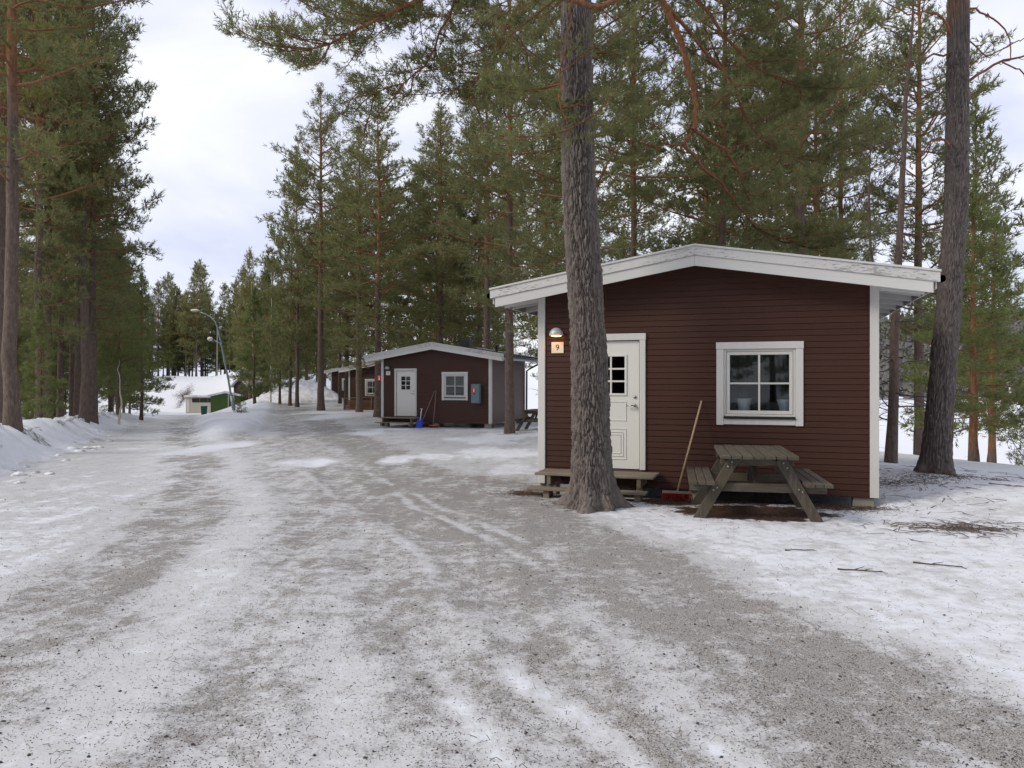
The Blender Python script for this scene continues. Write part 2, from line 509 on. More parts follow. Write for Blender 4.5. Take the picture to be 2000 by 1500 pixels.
M['birch'] = m_plain('birch_bark', (0.62, 0.58, 0.50), 0.7, 0.2, 0, 0.7, 9)
M['twig'] = m_plain('grey_twigs', (0.12, 0.095, 0.08), 0.9, 0.1, 0, 0.4)
M['needle'] = m_needle('pine_needles', (0.152, 0.168, 0.072), (0.240, 0.248, 0.106), (0.29, 0.19, 0.11), 0.5)
M['needle_y'] = m_needle('yellowish_pine_needles', (0.18, 0.18, 0.066), (0.28, 0.26, 0.093), (0.31, 0.21, 0.10), 0.5)
M['spruce'] = m_needle('young_pine_needles', (0.14, 0.17, 0.06), (0.22, 0.25, 0.092), (0.26, 0.20, 0.095), 0.5)
M['hillwood'] = m_needle('far_forest', (0.085, 0.085, 0.085), (0.12, 0.115, 0.105), (0.19, 0.155, 0.13), 0.0)
M['stone'] = m_plain('grit_stone', (0.10, 0.09, 0.082), 0.85, 0.25, 0, 0.8, 40)
M['litter'] = m_plain('needle_litter', (0.10, 0.06, 0.038), 0.95, 0.1, 0, 0.6, 30)

# ------------------------------------------------------------------ terrain
XR_Y = [-50, 0, 6, 10, 14, 18, 28, 36, 60, 85, 130, 300]
XR_X = [-1, -2.2, -3.6, -4.6, -6.2, -8.0, -12.6, -16, -26.5, -36.5, -52, -110]
XL_Y = [-50, 0, 5, 14, 20, 33, 50, 60, 85, 130, 300]
XL_X = [-5, -5.0, -6.2, -9.6, -11.8, -16.9, -24.4, -29.0, -39.3, -55, -116]
WA_Y = [23, 24, 30, 36, 48, 60, 75, 95]
WA_X = [-9.4, -9.7, -12.2, -14.6, -19.4, -24.4, -31, -38]
WB_Y = [23, 24, 31, 42, 60, 75, 95]
WB_X = [-9.0, -9.2, -10.4, -13.6, -19, -24.0, -30]

def wedge(x, y):
    a = np.interp(y, WA_Y, WA_X); b = np.interp(y, WB_Y, WB_X)
    w = sm((x - a + 0.5) / 1.0) * sm((b + 0.4 - x) / 1.0) * sm((y - 22.5) / 4) * (1 - sm((y - 82) / 12))
    return w

def row_s(x, y):
    return (x - 0.46) * 0.961 + (y - 12.18) * 0.277

def height(x, y):
    x = np.asarray(x, float); y = np.asarray(y, float)
    z = -0.012 * np.clip(y - 8, 0, 28)
    xr = np.interp(y, XR_Y, XR_X); xl = np.interp(y, XL_Y, XL_X)
    d = x - xr
    z = z - 1.95 * sm((y - 30) / 60) * (1 - sm((d - 2.0) / 6.5))
    z = z + 0.36 * wedge(x, y) * (1 + 0.4 * fbm(x * 0.8, y * 0.6, 3, 15))
    # ploughed bank along the left edge and the low field beyond it
    t = xl - x
    hb = np.interp(y, [-20, 5, 14, 21, 35, 60, 80], [0.5, 0.65, 0.86, 0.70, 0.58, 0.45, 0.1])
    lump = 1 + 0.38 * fbm(x * 1.1, y * 0.8, 4, 5, 0.6)
    z = z + hb * lump * np.where(t < 1.1, np.exp(-((t - 1.1) / 0.62) ** 2), 0.35 + 0.65 * np.exp(-((t - 1.1) / 1.1) ** 2)) * sm((t + 0.4) / 0.6)
    z = z - 3.2 * sm((t - 5) / 45) * (1 - sm((y - 75) / 30))
    # slope down to the frozen lake on the right
    s = row_s(x, y)
    z = z + 0.14 * np.exp(-((s - 6.4) / 1.6) ** 2) * (1 - sm((y - 25) / 8)) + 0.05 * sm((s - 4.8) / 2)
    z = z - (5.7 + z * 0.0) * sm((s - 8.6) / 34)
    # ground scraped out under and just in front of the near cabin
    cu = (x - 0.46) * 0.948 - (y - 12.18) * 0.319; cv = (x - 0.46) * 0.319 + (y - 12.18) * 0.948
    z = z - 0.13 * sm((cu + 0.15) / 0.3) * sm((5.05 - cu) / 0.3) * sm((cv + 0.35) / 0.3) * sm((5 - cv) / 0.4)
    # snowy hillside behind the sheds
    hill = 4.7 * sm((y - 99) / 9) * sm((x + 95) / 25) * (1 - sm((x + 38) / 10))
    z = z + hill
    # far hills beyond the lake
    r = np.hypot(x, y)
    far = sm((r - 430) / 620) * sm((np.arctan2(x, y) - 0.12) / 0.35)
    z = z + far * (78 + 34 * fbm(x / 260, y / 260, 3, 11))
    return z

def axis(lo, hi, fine0, fine1, step, growth, cap=40.0):
    a = list(np.arange(fine0, fine1, step))
    v, st = fine1, step
    right = []
    while v < hi:
        right.append(v); st = min(st * growth, cap); v += st
    v, st = fine0, step
    left = []
    while v > lo:
        st = min(st * growth, cap); v -= st; left.append(v)
    return np.array(left[::-1] + a + right)

xs = axis(-1500, 1500, -3.2, 4.4, 0.042, 1.044)
ys = axis(-300, 1800, 2.9, 8.6, 0.042, 1.024)
GX, GY = np.meshgrid(xs, ys)
gx, gy = GX.ravel(), GY.ravel()
gz = height(gx, gy)

def poly_dist(x, y, pts):
    best = np.full(x.shape, 1e9)
    for (a, b) in zip(pts[:-1], pts[1:]):
        ax, ay = a; bx, by = b
        dx, dy = bx - ax, by - ay
        tt = np.clip(((x - ax) * dx + (y - ay) * dy) / (dx * dx + dy * dy), 0, 1)
        best = np.minimum(best, np.hypot(x - ax - tt * dx, y - ay - tt * dy))
    return best

TRACK_A = [(3.4, 0.5), (2.5, 2.4), (2.1, 3.5), (1.75, 5.0), (0.95, 8.0), (-0.2, 10.4), (-1.5, 13.6), (-3.1, 18), (-5.2, 24), (-9.0, 36), (-14, 52), (-19.5, 70), (-24, 84)]
TRACK_A2 = [(p[0] - 1.65, p[1] - 0.15) for p in TRACK_A]
TRACK_B = [(-2.6, 2.0), (-3.2, 4.5), (-3.5, 6.2), (-4.1, 9.5), (-5.8, 14), (-8.0, 19), (-12.2, 28), (-16, 36), (-26, 60), (-36, 85)]
TRACK_B2 = [(p[0] + 1.55, p[1]) for p in TRACK_B]
TRACK_C = [(0.3, 3.0), (-0.6, 5.0), (-1.7, 8.2), (-3.2, 13.4), (-5.6, 20), (-9.6, 27)]
TRACK_D = [(-4.2, 17), (-2.6, 15.4), (-0.6, 13.4), (0.2, 12.4)]

def dirt_map(x, y):
    wob = 0.35 * fbm(x * 0.6, y * 0.35, 3, 3) + 0.12 * fbm(x * 2.2, y * 1.1, 2, 8)
    d = np.full(x.shape, 0.33) + 0.10 * sm((y - 9) / 8) - 0.06 * sm((x + 1.0) / 3) * sm((6 - y) / 3)
    s = row_s(x, y)
    xl = np.interp(y, XL_Y, XL_X)
    def stroke(pts, w, val, soft=0.6):
        nonlocal d
        q = poly_dist(x + wob, y, pts)
        k = 1 - sm((q - w) / soft)
        d = d + (val - d) * k
    stroke([(0.1, 3.2), (-1.6, 9), (-5.5, 20)], 1.6, 0.42, 2.0)
    stroke(TRACK_A2, 0.30, 0.72, 0.5)
    stroke(TRACK_B, 0.28, 0.72, 0.55)
    stroke(TRACK_B2, 0.2, 0.64, 0.45)
    stroke(TRACK_C, 0.25, 0.68, 0.55)
    stroke([(1.0, 7.2), (-0.3, 9.6), (-1.6, 12.5)], 0.95, 0.80, 0.9)
    stroke(TRACK_A, 0.55, 0.82, 0.7)
    stroke(TRACK_D, 0.5, 0.74, 0.6)
    # tyre lines: thin pressed ridges of snow and grit drawn along the tracks
    def lines(pts, offs, w, val, hi=14, amt=0.55):
        nonlocal d
        fade = 1 - sm((y - hi) / 8)
        for o_ in offs:
            q = np.abs(poly_dist(x + 0.4 * wob, y, [(p[0] + o_, p[1]) for p in pts]))
            br = sm(1.6 * fbm(x * 1.1 + o_ * 9, y * 0.55 + o_ * 5, 4, 95, 0.6) + 0.35)
            k = (1 - sm((q - w * 0.4) / (w * 1.6))) * fade * br * amt
            d = d + (val - d) * k
    lines(TRACK_A2, (-0.34, 0.62), 0.05, 0.10)
    lines(TRACK_A2, (-0.12, 0.14), 0.06, 0.74)
    lines(TRACK_A, (-0.80,), 0.05, 0.18)
    lines(TRACK_B, (-0.45,), 0.06, 0.12)
    lines(TRACK_B, (-0.15, 0.12, 0.3), 0.06, 0.76)
    lines(TRACK_B2, (-0.1, 0.12), 0.06, 0.66)
    lines(TRACK_C, (0.45,), 0.05, 0.15)
    lines(TRACK_C, (-0.1, 0.15), 0.06, 0.72)
    for pts in ([(-0.30, 5.3), (0.12, 4.2), (0.52, 3.35), (0.85, 2.6)], [(0.15, 5.5), (0.62, 4.3), (1.0, 3.4), (1.3, 2.7)], [(-0.9, 5.8), (-0.5, 4.6), (-0.1, 3.6), (0.2, 2.8)]):
        lines(pts, (0,), 0.06, 0.0, 14, 0.75)
        lines(pts, (0.2,), 0.08, 0.66, 14, 0.8)
    # cleaner snow right of the wheel tracks, in front of and beside the near cabin
    b = np.interp(y, [1.0, 3.5, 4.5, 5.8, 7.5, 9.0, 10.4, 11.5, 13], [2.9, 2.45, 2.3, 2.0, 1.6, 0.95, 0.4, 0.3, 0.6])
    k = sm((x + wob - b) / 0.7) * (1 - sm((s - 60) / 5)) * (1 - sm((y - 12.5) / 1.5) * (s < 1.0))
    d = d + (0.225 + 0.13 * fbm(x * 0.6, y * 0.6, 3, 71) - d) * k
    d = np.where(s > 5.4, np.minimum(d, 0.14), d)
    # snow lying between the cabins and the track further on
    q = np.abs(s - (-1.3))
    # white patches left between the tracks
    for (cx, cy, rx, ry) in ((-4.7, 17.0, 0.75, 1.5), (-2.75, 17.8, 0.42, 1.1), (-1.8, 18.6, 0.5, 1.2), (-0.3, 19.5, 1.4, 2.6), (0.1, 15.4, 0.7, 1.3),
                             (-5.3, 28.6, 1.0, 1.6), (-0.7, 24.5, 1.8, 2.2), (-0.5, 27, 1.4, 1.4), (-10.5, 44, 1.6, 4), (-13.2, 52.5, 1.1, 3.0), (-12.0, 50, 2, 2.5),
                             (-5.0, 31.4, 1.2, 0.9), (-2.0, 30.4, 1.6, 0.9), (-8.5, 21.5, 0.9, 2.5), (-16.5, 66, 2, 5)):
        q = np.hypot((x + wob * 0.5 - cx) / rx, (y - cy) / ry) + 0.75 * fbm(x * 1.1, y * 0.6, 5, 91, 0.65)
        d = d + (0.13 - d) * (1 - sm((q - 0.45) / 0.75))
    # clean snow: bank, wedge, lake and field
    clean = np.maximum(sm((xl - x + 0.3 + wob) / 0.7), wedge(x, y))
    clean = np.maximum(clean, 0.75 * sm((s - 6) / 2.0))
    d = d * (1 - clean) + 0.03 * clean
    d = np.where((y > 90) | (y < -30), np.minimum(d, 0.05), d)
    return d

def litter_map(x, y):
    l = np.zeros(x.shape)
    for (cx, cy, rx, ry, v) in ((3.2, 9.95, 1.1, 0.72, 1.0), (1.15, 10.75, 0.72, 0.42, 0.62), (0.35, 11.75, 0.55, 0.35, 0.75), (2.35, 10.95, 0.6, 0.35, 0.95),  # first patch: litter below the table, widened to carry the table's shade too
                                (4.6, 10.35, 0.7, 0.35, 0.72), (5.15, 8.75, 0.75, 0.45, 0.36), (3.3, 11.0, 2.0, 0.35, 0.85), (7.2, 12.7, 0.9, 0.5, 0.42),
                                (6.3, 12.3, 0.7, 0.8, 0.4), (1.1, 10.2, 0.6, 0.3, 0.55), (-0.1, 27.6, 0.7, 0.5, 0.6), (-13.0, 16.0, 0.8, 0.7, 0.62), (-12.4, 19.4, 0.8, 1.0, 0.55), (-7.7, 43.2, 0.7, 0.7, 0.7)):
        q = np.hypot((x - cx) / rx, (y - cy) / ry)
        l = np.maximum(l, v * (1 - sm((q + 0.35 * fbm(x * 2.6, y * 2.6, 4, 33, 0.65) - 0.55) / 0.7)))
    # bare earth on the steep snow slope behind the sheds
    for (cx, cy, rx, ry, v) in ((-44.5, 103, 0.8, 3.0, 0.8), (-46.9, 102.3, 1.3, 1.3, 0.75), (-48.6, 101.8, 0.9, 0.8, 0.6), (-43.4, 102, 0.7, 1.6, 0.55)):
        q = np.hypot((x - cx) / rx, (y - cy) / ry)
        l = np.maximum(l, v * (1 - sm((q - 0.5) / 0.7)))
    return l

near = (gy > -40) & (gy < 140) & (np.abs(gx) < 120)
dirt = np.full(gx.shape, 0.03); litter = np.zeros(gx.shape)
dirt[near] = dirt_map(gx[near], gy[near])
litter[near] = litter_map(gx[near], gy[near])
# small relief: trodden lumps, ruts pressed along the tracks
nb = (np.hypot(gx, gy) < 60)
x_, y_ = gx[nb], gy[nb]
rel = 0.006 * fbm(x_ * 1.7, y_ * 1.7, 4, 21) + 0.006 * fbm(x_ * 9, y_ * 9, 3, 31)
for tr_, dep in ((TRACK_A, 0.008), (TRACK_A2, 0.014), (TRACK_B, 0.012), (TRACK_B2, 0.012), (TRACK_C, 0.008)):
    q = poly_dist(x_ + 0.12 * fbm(x_ * 0.8, y_ * 0.5, 2, 9), y_, tr_)
    rel = rel - dep * np.exp(-(q / 0.22) ** 2) + dep * 0.6 * np.exp(-((q - 0.36) / 0.12) ** 2)
soft = sm((0.25 - dirt[nb]) / 0.2)
rel = rel + soft * (0.024 * fbm(x_ * 0.9, y_ * 0.9, 4, 41) + 0.012 * fbm(x_ * 4, y_ * 4, 3, 51))
rf_ = np.random.default_rng(64)
for q in range(46):                              # trodden footprints in the softer snow
    if q < 30: px_, py_ = rf_.uniform(2.6, 7.0), rf_.uniform(5.0, 11.0)
    else: px_, py_ = rf_.uniform(5.4, 8.5), rf_.uniform(8.5, 13.0)
    aa = rf_.uniform(0, 3.14)
    lx = (x_ - px_) * math.cos(aa) + (y_ - py_) * math.sin(aa); ly = -(x_ - px_) * math.sin(aa) + (y_ - py_) * math.cos(aa)
    qq = np.hypot(lx / 0.16, ly / 0.075)
    rel = rel + soft * (-0.028 * (1 - sm((qq - 0.6) / 0.5)) + 0.010 * np.exp(-((qq - 1.25) / 0.25) ** 2))
gz[nb] += rel * (1 - sm((np.hypot(x_, y_) - 45) / 15))
nx = len(xs)
ii, jj = np.meshgrid(np.arange(len(ys) - 1), np.arange(nx - 1), indexing='ij')
a_ = (ii * nx + jj).ravel()
GF = np.stack([a_, a_ + 1, a_ + nx + 1, a_ + nx], -1)
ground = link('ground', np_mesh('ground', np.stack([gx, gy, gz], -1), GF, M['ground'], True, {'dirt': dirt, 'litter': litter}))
ground['kind'] = 'structure'
print('ground', len(GF) * 2, 'tris')

def gh(x, y):
    return float(height(np.array([x]), np.array([y]))[0])

# ------------------------------------------------------------------ cabins
CAB_RZ = -math.atan2(1.56, 4.64)
P_B = 0.088

def holes_boxes(mb, u0, u1, z0, z1, holes, y0, y1):
    us = sorted({u0, u1, *[h[0] for h in holes], *[h[1] for h in holes]})
    zs = sorted({z0, z1, *[h[2] for h in holes], *[h[3] for h in holes]})
    for a, b in zip(us[:-1], us[1:]):
        for c, d in zip(zs[:-1], zs[1:]):
            mu, mz = (a + b) / 2, (c + d) / 2
            if not any(h[0] < mu < h[1] and h[2] < mz < h[3] for h in holes):
                mb.box(a, b, y0, y1, c, d)

def ring(mb, u0, u1, z0, z1, w, y0, y1, b=0.0):
    mb.box(u0, u0 + w, y0, y1, z0, z1, b); mb.box(u1 - w, u1, y0, y1, z0, z1, b)
    mb.box(u0 + w, u1 - w, y0, y1, z0, z0 + w, b); mb.box(u0 + w, u1 - w, y0, y1, z1 - w, z1, b)

def make_window(root, u0, u1, z0, z1, fine):
    """casing outside u0..u1, z0..z1"""
    win = MB()
    cw = 0.11
    win.box(u0 + 0.006, u0 + cw, -0.05, 0.0, z0 - 0.01, z1 - 0.105, 0.004)
    win.box(u1 - cw, u1 - 0.006, -0.05, 0.0, z0 - 0.01, z1 - 0.105, 0.004)
    win.box(u0 + cw + 0.001, u1 - cw - 0.001, -0.046, 0.0, z0, z0 + 0.085, 0.004)
    win.box(u0, u1, -0.054, 0.0, z1 - 0.104, z1, 0.004)
    w = win.build('window', M['white'], root)
    a, b, c, d = u0 + cw, u1 - cw, z0 + 0.12, z1 - 0.105
    fr = MB(); ring(fr, a, b, c, d, 0.032, -0.03, 0.08, 0.003); fr.build('frame', M['white'], w)
    sa = MB(); ring(sa, a + 0.036, b - 0.036, c + 0.036, d - 0.034, 0.05, -0.018, 0.03, 0.004); sa.build('sash', M['white'], w)
    i0, i1, k0, k1 = a + 0.086, b - 0.086, c + 0.086, d - 0.084
    um, zm = (i0 + i1) / 2, (k0 + k1) / 2 - 0.01
    MB().box(um - 0.014, um + 0.014, -0.016, 0.02, k0, k1, 0.003).build('glazing_bar', M['white'], w)
    MB().box(i0, um - 0.014, -0.014, 0.018, zm - 0.013, zm + 0.013, 0.003).box(um + 0.014, i1, -0.014, 0.018, zm - 0.013, zm + 0.013, 0.003).build('glazing_bar', M['white'], w)
    for (p, q) in ((i0, um - 0.014), (um + 0.014, i1)):
        for (r, s_) in ((k0, zm - 0.013), (zm + 0.013, k1)):
            MB().box(p, q, 0.002, 0.006, r, s_).build('pane', M['glass'], w)
    MB().box(a, b, -0.075, 0.0, c - 0.030, c - 0.006, 0.003).build('sill', M['black'], w)
    if fine:
        for zz in (c + 0.17, zm - 0.03, d - 0.24):
            MB().tube([(a + 0.012, -0.038, zz), (a + 0.012, -0.038, zz + 0.1)], 0.008, 6).build('hinge', M['white'], w)
    return (a, b, c, d)

def make_door(root, u0, u1, z0, z1, fine):
    cw = 0.095
    dr = MB()
    dr.box(u0 + 0.006, u0 + cw, -0.05, 0.0, z0, z1 - 0.105, 0.004)
    dr.box(u1 - cw, u1 - 0.006, -0.05, 0.0, z0, z1 - 0.105, 0.004)
    dr.box(u0, u1, -0.054, 0.0, z1 - 0.104, z1, 0.004)
    fr = dr.build('door_frame', M['white'], root)
    a, b, c, d = u0 + cw, u1 - cw, z0 + 0.01, z1 - 0.105
    lm = MB()
    mu = (a + b) / 2
    w0, w1, v0, v1 = mu - 0.22, mu + 0.22, c + 1.16, c + 1.74
    holes_boxes(lm, a + 0.012, b - 0.012, c, d - 0.01, [(w0, w1, v0, v1)], -0.012, 0.035)
    lf = lm.build('door', M['door'], root)
    rm = MB(); ring(rm, w0 - 0.03, w1 + 0.03, v0 - 0.03, v1 + 0.03, 0.034, -0.026, -0.0125, 0.004); rm.build('glazing_frame', M['door'], lf)
    MB().box(mu - 0.013, mu + 0.013, -0.02, 0.02, v0, v1).build('glazing_bar', M['door'], lf)
    dz = (v1 - v0) / 3
    for k in (1, 2):
        MB().box(w0, mu - 0.013, -0.019, 0.019, v0 + k * dz - 0.013, v0 + k * dz + 0.013).box(mu + 0.013, w1, -0.019, 0.019, v0 + k * dz - 0.013, v0 + k * dz + 0.013).build('glazing_bar', M['door'], lf)
    for k in range(3):
        for (p, q) in ((w0, mu - 0.013), (mu + 0.013, w1)):
            MB().box(p, q, 0.004, 0.008, v0 + k * dz + (0.013 if k else 0), v0 + (k + 1) * dz - (0.013 if k < 2 else 0)).build('pane', M['glass'], lf)
    if fine:
        for (h0, h1, inset) in ((0.74, 1.04, 0.0), (0.14, 0.62, 0.0), (0.19, 0.57, 0.045), (0.23, 0.53, 0.085)):
            pm = MB(); ring(pm, w0 - 0.02 + inset, w1 + 0.02 - inset, c + h0, c + h1, 0.010, -0.020, -0.0125, 0.002); pm.build('moulding', M['door'], lf)
    hx = b - 0.075
    MB().sphere((hx, -0.026, c + 0.98), 0.026, 10, 6, (1, 0.6, 1)).tube([(hx, -0.02, c + 0.98), (hx, -0.06, c + 0.98), (hx - 0.03, -0.066, c + 0.98), (hx - 0.13, -0.062, c + 0.975)], [0.011, 0.011, 0.010, 0.008], 8).build('handle', M['steel'], lf, True)
    MB().sphere((hx, -0.02, c + 1.11), 0.025, 10, 6, (1, 0.5, 1)).build('lock', M['steel'], lf, True)
    for zz in (0.12, 0.95, 1.75):
        MB().tube([(a + 0.008, -0.03, c + zz), (a + 0.008, -0.03, c + zz + 0.09)], 0.008, 6).build('hinge', M['steel'], lf)
    return (a, b, c, d)

def text_mesh(txt, size):
    cu = bpy.data.curves.new('digit', 'FONT'); cu.body = txt; cu.size = size; cu.extrude = 0.001
    cu.align_x = 'CENTER'; cu.align_y = 'CENTER'
    ob = bpy.data.objects.new('digit_tmp', cu); COL.objects.link(ob)
    dg = bpy.context.evaluated_depsgraph_get()
    me = bpy.data.meshes.new_from_object(ob.evaluated_get(dg))
    bpy.data.objects.remove(ob)
    me.name = 'digit'; me.materials.clear(); me.materials.append(M['black'])
    return me

def make_cabin(loc, W, H, D, label, door_u, win_u, number=None, lit=False, fine=False, downpipe=False, chimney=False, group='brown cabins in a row'):
    root = empty('cabin', loc, CAB_RZ, label, 'cabin', group)
    sl = 0.165; ov = 0.35; ev = 0.7
    line = lambda u: H + sl * min(u, W - u)
    dz0, dz1 = 0.27, 2.37
    wz0, wz1 = 0.995, 2.21
    du0, du1 = door_u; wu0, wu1 = win_u
    hole = [(du0 + 0.085, du1 - 0.085, dz0, dz1 - 0.09), (wu0 + 0.1, wu1 - 0.1, wz0 + 0.11, wz1 - 0.1)]
    core = MB()
    holes_boxes(core, 0.0, W, 0.0, H - 0.02, hole, 0.0, 0.12)
    core.prism([(0, H - 0.02), (W, H - 0.02), (W, line(W) - 0.002), (W / 2, line(W / 2) - 0.002), (0, line(0) - 0.002)], 0.0, 0.12)
    core.prism([(0, 0), (W, 0), (W, line(W) - 0.002), (W / 2, line(W / 2) - 0.002), (0, line(0) - 0.002)], D - 0.12, D)
    core.box(0.0, 0.12, 0.12, D - 0.12, 0, H - 0.002); core.box(W - 0.12, W, 0.12, D - 0.12, 0, H - 0.002)
    core.box(0.12, W - 0.12, 0.12, D - 0.12, 0.0, 0.14)
    core.build('wall', M['under'], root)
    # cladding boards, one by one on the near cabin
    joined = MB()
    k = 0
    cut = [(du0 + 0.02, du1 - 0.02, dz0 - 0.03, dz1 - 0.02), (wu0 + 0.02, wu1 - 0.02, wz0 + 0.01, wz1 - 0.02)]
    rr = random.Random(5)
    while True:
        z0 = k * P_B; z1 = z0 + P_B - 0.003
        k += 1
        apex = line(W / 2)
        if z0 > apex - 0.05: break
        def lim(z):
            if z <= H - 0.01: return 0.0
            return (z - (H - 0.01)) / sl
        segs = [(0.05, W - 0.05)]
        for h in cut:
            if z1 > h[2] and z0 < h[3]:
                ns = []
                for (p, q) in segs:
                    if q <= h[0] or p >= h[1]: ns.append((p, q))
                    else:
                        if p < h[0]: ns.append((p, h[0]))
                        if q > h[1]: ns.append((h[1], q))
                segs = ns
        ns = []
        for (p, q) in segs:                      # butt joints in the longer rows
            if fine and q - p > 2.2 and rr.random() < 0.5:
                m_ = rr.uniform(p + 0.7, q - 0.7); ns += [(p, m_ - 0.0012), (m_ + 0.0012, q)]
            else: ns.append((p, q))
        segs = ns
        for (p, q) in segs:
            l0, l1 = lim(z0), lim(min(z1, apex))
            p0, p1 = max(p, l0), max(p, l1)
            q0, q1 = min(q, W - l0), min(q, W - l1)
            if q1 - p1 < 0.03: continue
            j = rr.uniform(-0.0015, 0.0015)
            yb, yt = -0.0235 + j, -0.0185 + j
            v = [(p0, yb, z0), (q0, yb, z0), (q0, 0.0, z0), (p0, 0.0, z0), (p1, yt, z1), (q1, yt, z1), (q1, 0.0, z1), (p1, 0.0, z1),
                 (p0, yb - 0.001, z0 + 0.007), (q0, yb - 0.001, z0 + 0.007)]
            v[0] = (p0, yb + 0.005, z0); v[1] = (q0, yb + 0.005, z0)
            f = [(0, 3, 2, 1), (4, 5, 6, 7), (0, 1, 9, 8), (8, 9, 5, 4), (1, 2, 6, 5, 9), (2, 3, 7, 6), (3, 0, 8, 4, 7)]
            if fine: mesh_obj('board', v, f, M['red'], root)
            else: joined.add(v, f)
    if not fine:
        c_ = joined.build('cladding', M['red'], root); c_['kind'] = 'stuff'
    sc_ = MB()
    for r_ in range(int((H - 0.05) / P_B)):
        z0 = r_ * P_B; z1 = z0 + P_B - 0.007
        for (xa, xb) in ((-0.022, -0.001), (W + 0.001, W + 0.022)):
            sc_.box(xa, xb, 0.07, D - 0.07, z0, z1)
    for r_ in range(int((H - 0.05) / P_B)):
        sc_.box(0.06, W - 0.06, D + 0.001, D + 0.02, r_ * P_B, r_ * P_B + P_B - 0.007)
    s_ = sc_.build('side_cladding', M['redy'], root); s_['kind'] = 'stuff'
    # corner boards
    for (xa, xb) in ((-0.032, 0.085), (W - 0.085, W + 0.032)):
        MB().box(xa, xb, -0.045, -0.002, 0.0, H - 0.02, 0.004).build('corner_board', M['white'], root)
        MB().box(xa, xb, D + 0.002, D + 0.045, 0.0, H - 0.02, 0.004).build('corner_board', M['white'], root)
    for xa in (-0.031, W + 0.0015):
        MB().box(xa, xa + 0.03, 0.0, 0.1, 0.0, H - 0.06, 0.003).build('corner_board', M['white'], root)
        MB().box(xa, xa + 0.03, D - 0.1, D, 0.0, H - 0.06, 0.003).build('corner_board', M['white'], root)
    # roof
    zl = line(0) - ev * sl; za = line(W / 2)
    rf = MB().prism([(-ev, zl), (W / 2, za), (W + ev, zl), (W + ev, zl + 0.12), (W / 2, za + 0.12), (-ev, zl + 0.12)], -ov, D + ov)
    roof = rf.build('roof', M['felt'], root)
    MB().prism([(-ev + 0.04, zl + 0.04 * sl - 0.022), (W / 2, za - 0.022), (W + ev - 0.04, zl + 0.04 * sl - 0.022), (W + ev - 0.04, zl + 0.04 * sl - 0.003), (W / 2, za - 0.003), (-ev + 0.04, zl + 0.04 * sl - 0.003)], -ov + 0.004, -0.05).build('soffit', M['whitex'], roof)
    # small boxed returns under the eaves beside the corner boards
    for sg in (0, 1):
        xa, xb = (-ev + 0.1, -0.034) if sg == 0 else (W + 0.034, W + ev - 0.1)
        zt = lambda u: zl + (u + ev) * sl if u < W / 2 else zl + (W + ev - u) * sl
        MB().prism([(xa, zt(xa) - 0.16), (xb, zt(xb) - 0.17), (xb, zt(xb) - 0.024), (xa, zt(xa) - 0.024)] if sg == 0 else
                   [(xa, zt(xa) - 0.17), (xb, zt(xb) - 0.16), (xb, zt(xb) - 0.024), (xa, zt(xa) - 0.024)], -0.04, -0.012).build('eave_return', M['whitex'], roof)
        xf = -ev + 0.01 if sg == 0 else W + ev - 0.03
        MB().box(xf, xf + 0.02, -ov + 0.004, D + ov - 0.01, zl - 0.10, zl - 0.002).build('eave_fascia', M['whitex'], roof)
        xg = -ev - 0.055 if sg == 0 else W + ev + 0.055
        gv, gf = tube_vf([(xg, -ov + 0.03, zl + 0.035), (xg, D + ov, zl + 0.02)], 0.05, 10)
        MB().add(gv, [tuple(f) for f in gf]).build('gutter', M['black'], roof, True)
        for q in range(6):
            yy = 0.5 + q * (D - 1.0) / 5
            xo, xi = (-ev + 0.06, -0.02) if sg == 0 else (W + 0.02, W + ev - 0.06)
            MB().prism([(xo, zt(xo) - 0.12), (xi, zt(xi) - 0.12), (xi, zt(xi) - 0.004), (xo, zt(xo) - 0.004)], yy, yy + 0.05).build('rafter', M['whitex'], roof)
    for yy0, yy1, up0, up1 in ((-ov - 0.05, -ov - 0.004, -ov - 0.032, -ov + 0.0), ):
        for sg in (-1, 1):
            pm = lambda u: u if sg < 0 else W - u
            def strip(ua, lo, hi, y0, y1, name, mat):
                pts = [(pm(ua), zl + (ua + ev) * sl + lo), (pm(W / 2 - 0.001), za + lo), (pm(W / 2 - 0.001), za + hi), (pm(ua), zl + (ua + ev) * sl + hi)]
                if sg > 0: pts = pts[::-1]
                MB().prism(pts, y0, y1).build(name, mat, roof)
            strip(-ev - 0.02, -0.012, 0.120, -ov - 0.05, -ov - 0.003, 'barge_board', M['peel'])
            strip(-ev + 0.06, -0.165, -0.014, -ov - 0.034, -ov - 0.003, 'barge_board', M['whitex'])
            strip(-ev - 0.03, 0.122, 0.150, -ov - 0.066, -ov + 0.05, 'drip_edge', M['whitex'])
            strip(-ev - 0.02, -0.12, 0.14, D + ov + 0.003, D + ov + 0.03, 'barge_board', M['whitex'])
    # blocks that carry the cabin
    for (bx, by) in ((0.12, 0.12), (W / 2, 0.14), (W - 0.16, 0.12), (0.12, D - 0.2), (W / 2, D - 0.2), (W - 0.16, D - 0.2)):
        MB().box(bx - 0.14, bx + 0.14, by - 0.1, by + 0.12, -0.55, -0.003, 0.01).build('foundation_block', M['conc'], root)
    make_door(root, du0, du1, dz0, dz1, fine)
    make_window(root, wu0, wu1, wz0, wz1, fine)
    # curtain behind the window
    n = 40
    cv = []; cf = []
    for i in range(n + 1):
        u = wu0 - 0.1 + (wu1 - wu0 + 0.2) * i / n
        y = 0.32 + 0.03 * math.sin(i * 1.7) + 0.012 * math.sin(i * 4.1)
        cv += [(u, y, wz0 + 0.6), (u, y, wz1 + 0.1)]
    for i in range(n): cf.append((2 * i, 2 * i + 2, 2 * i + 3, 2 * i + 1))
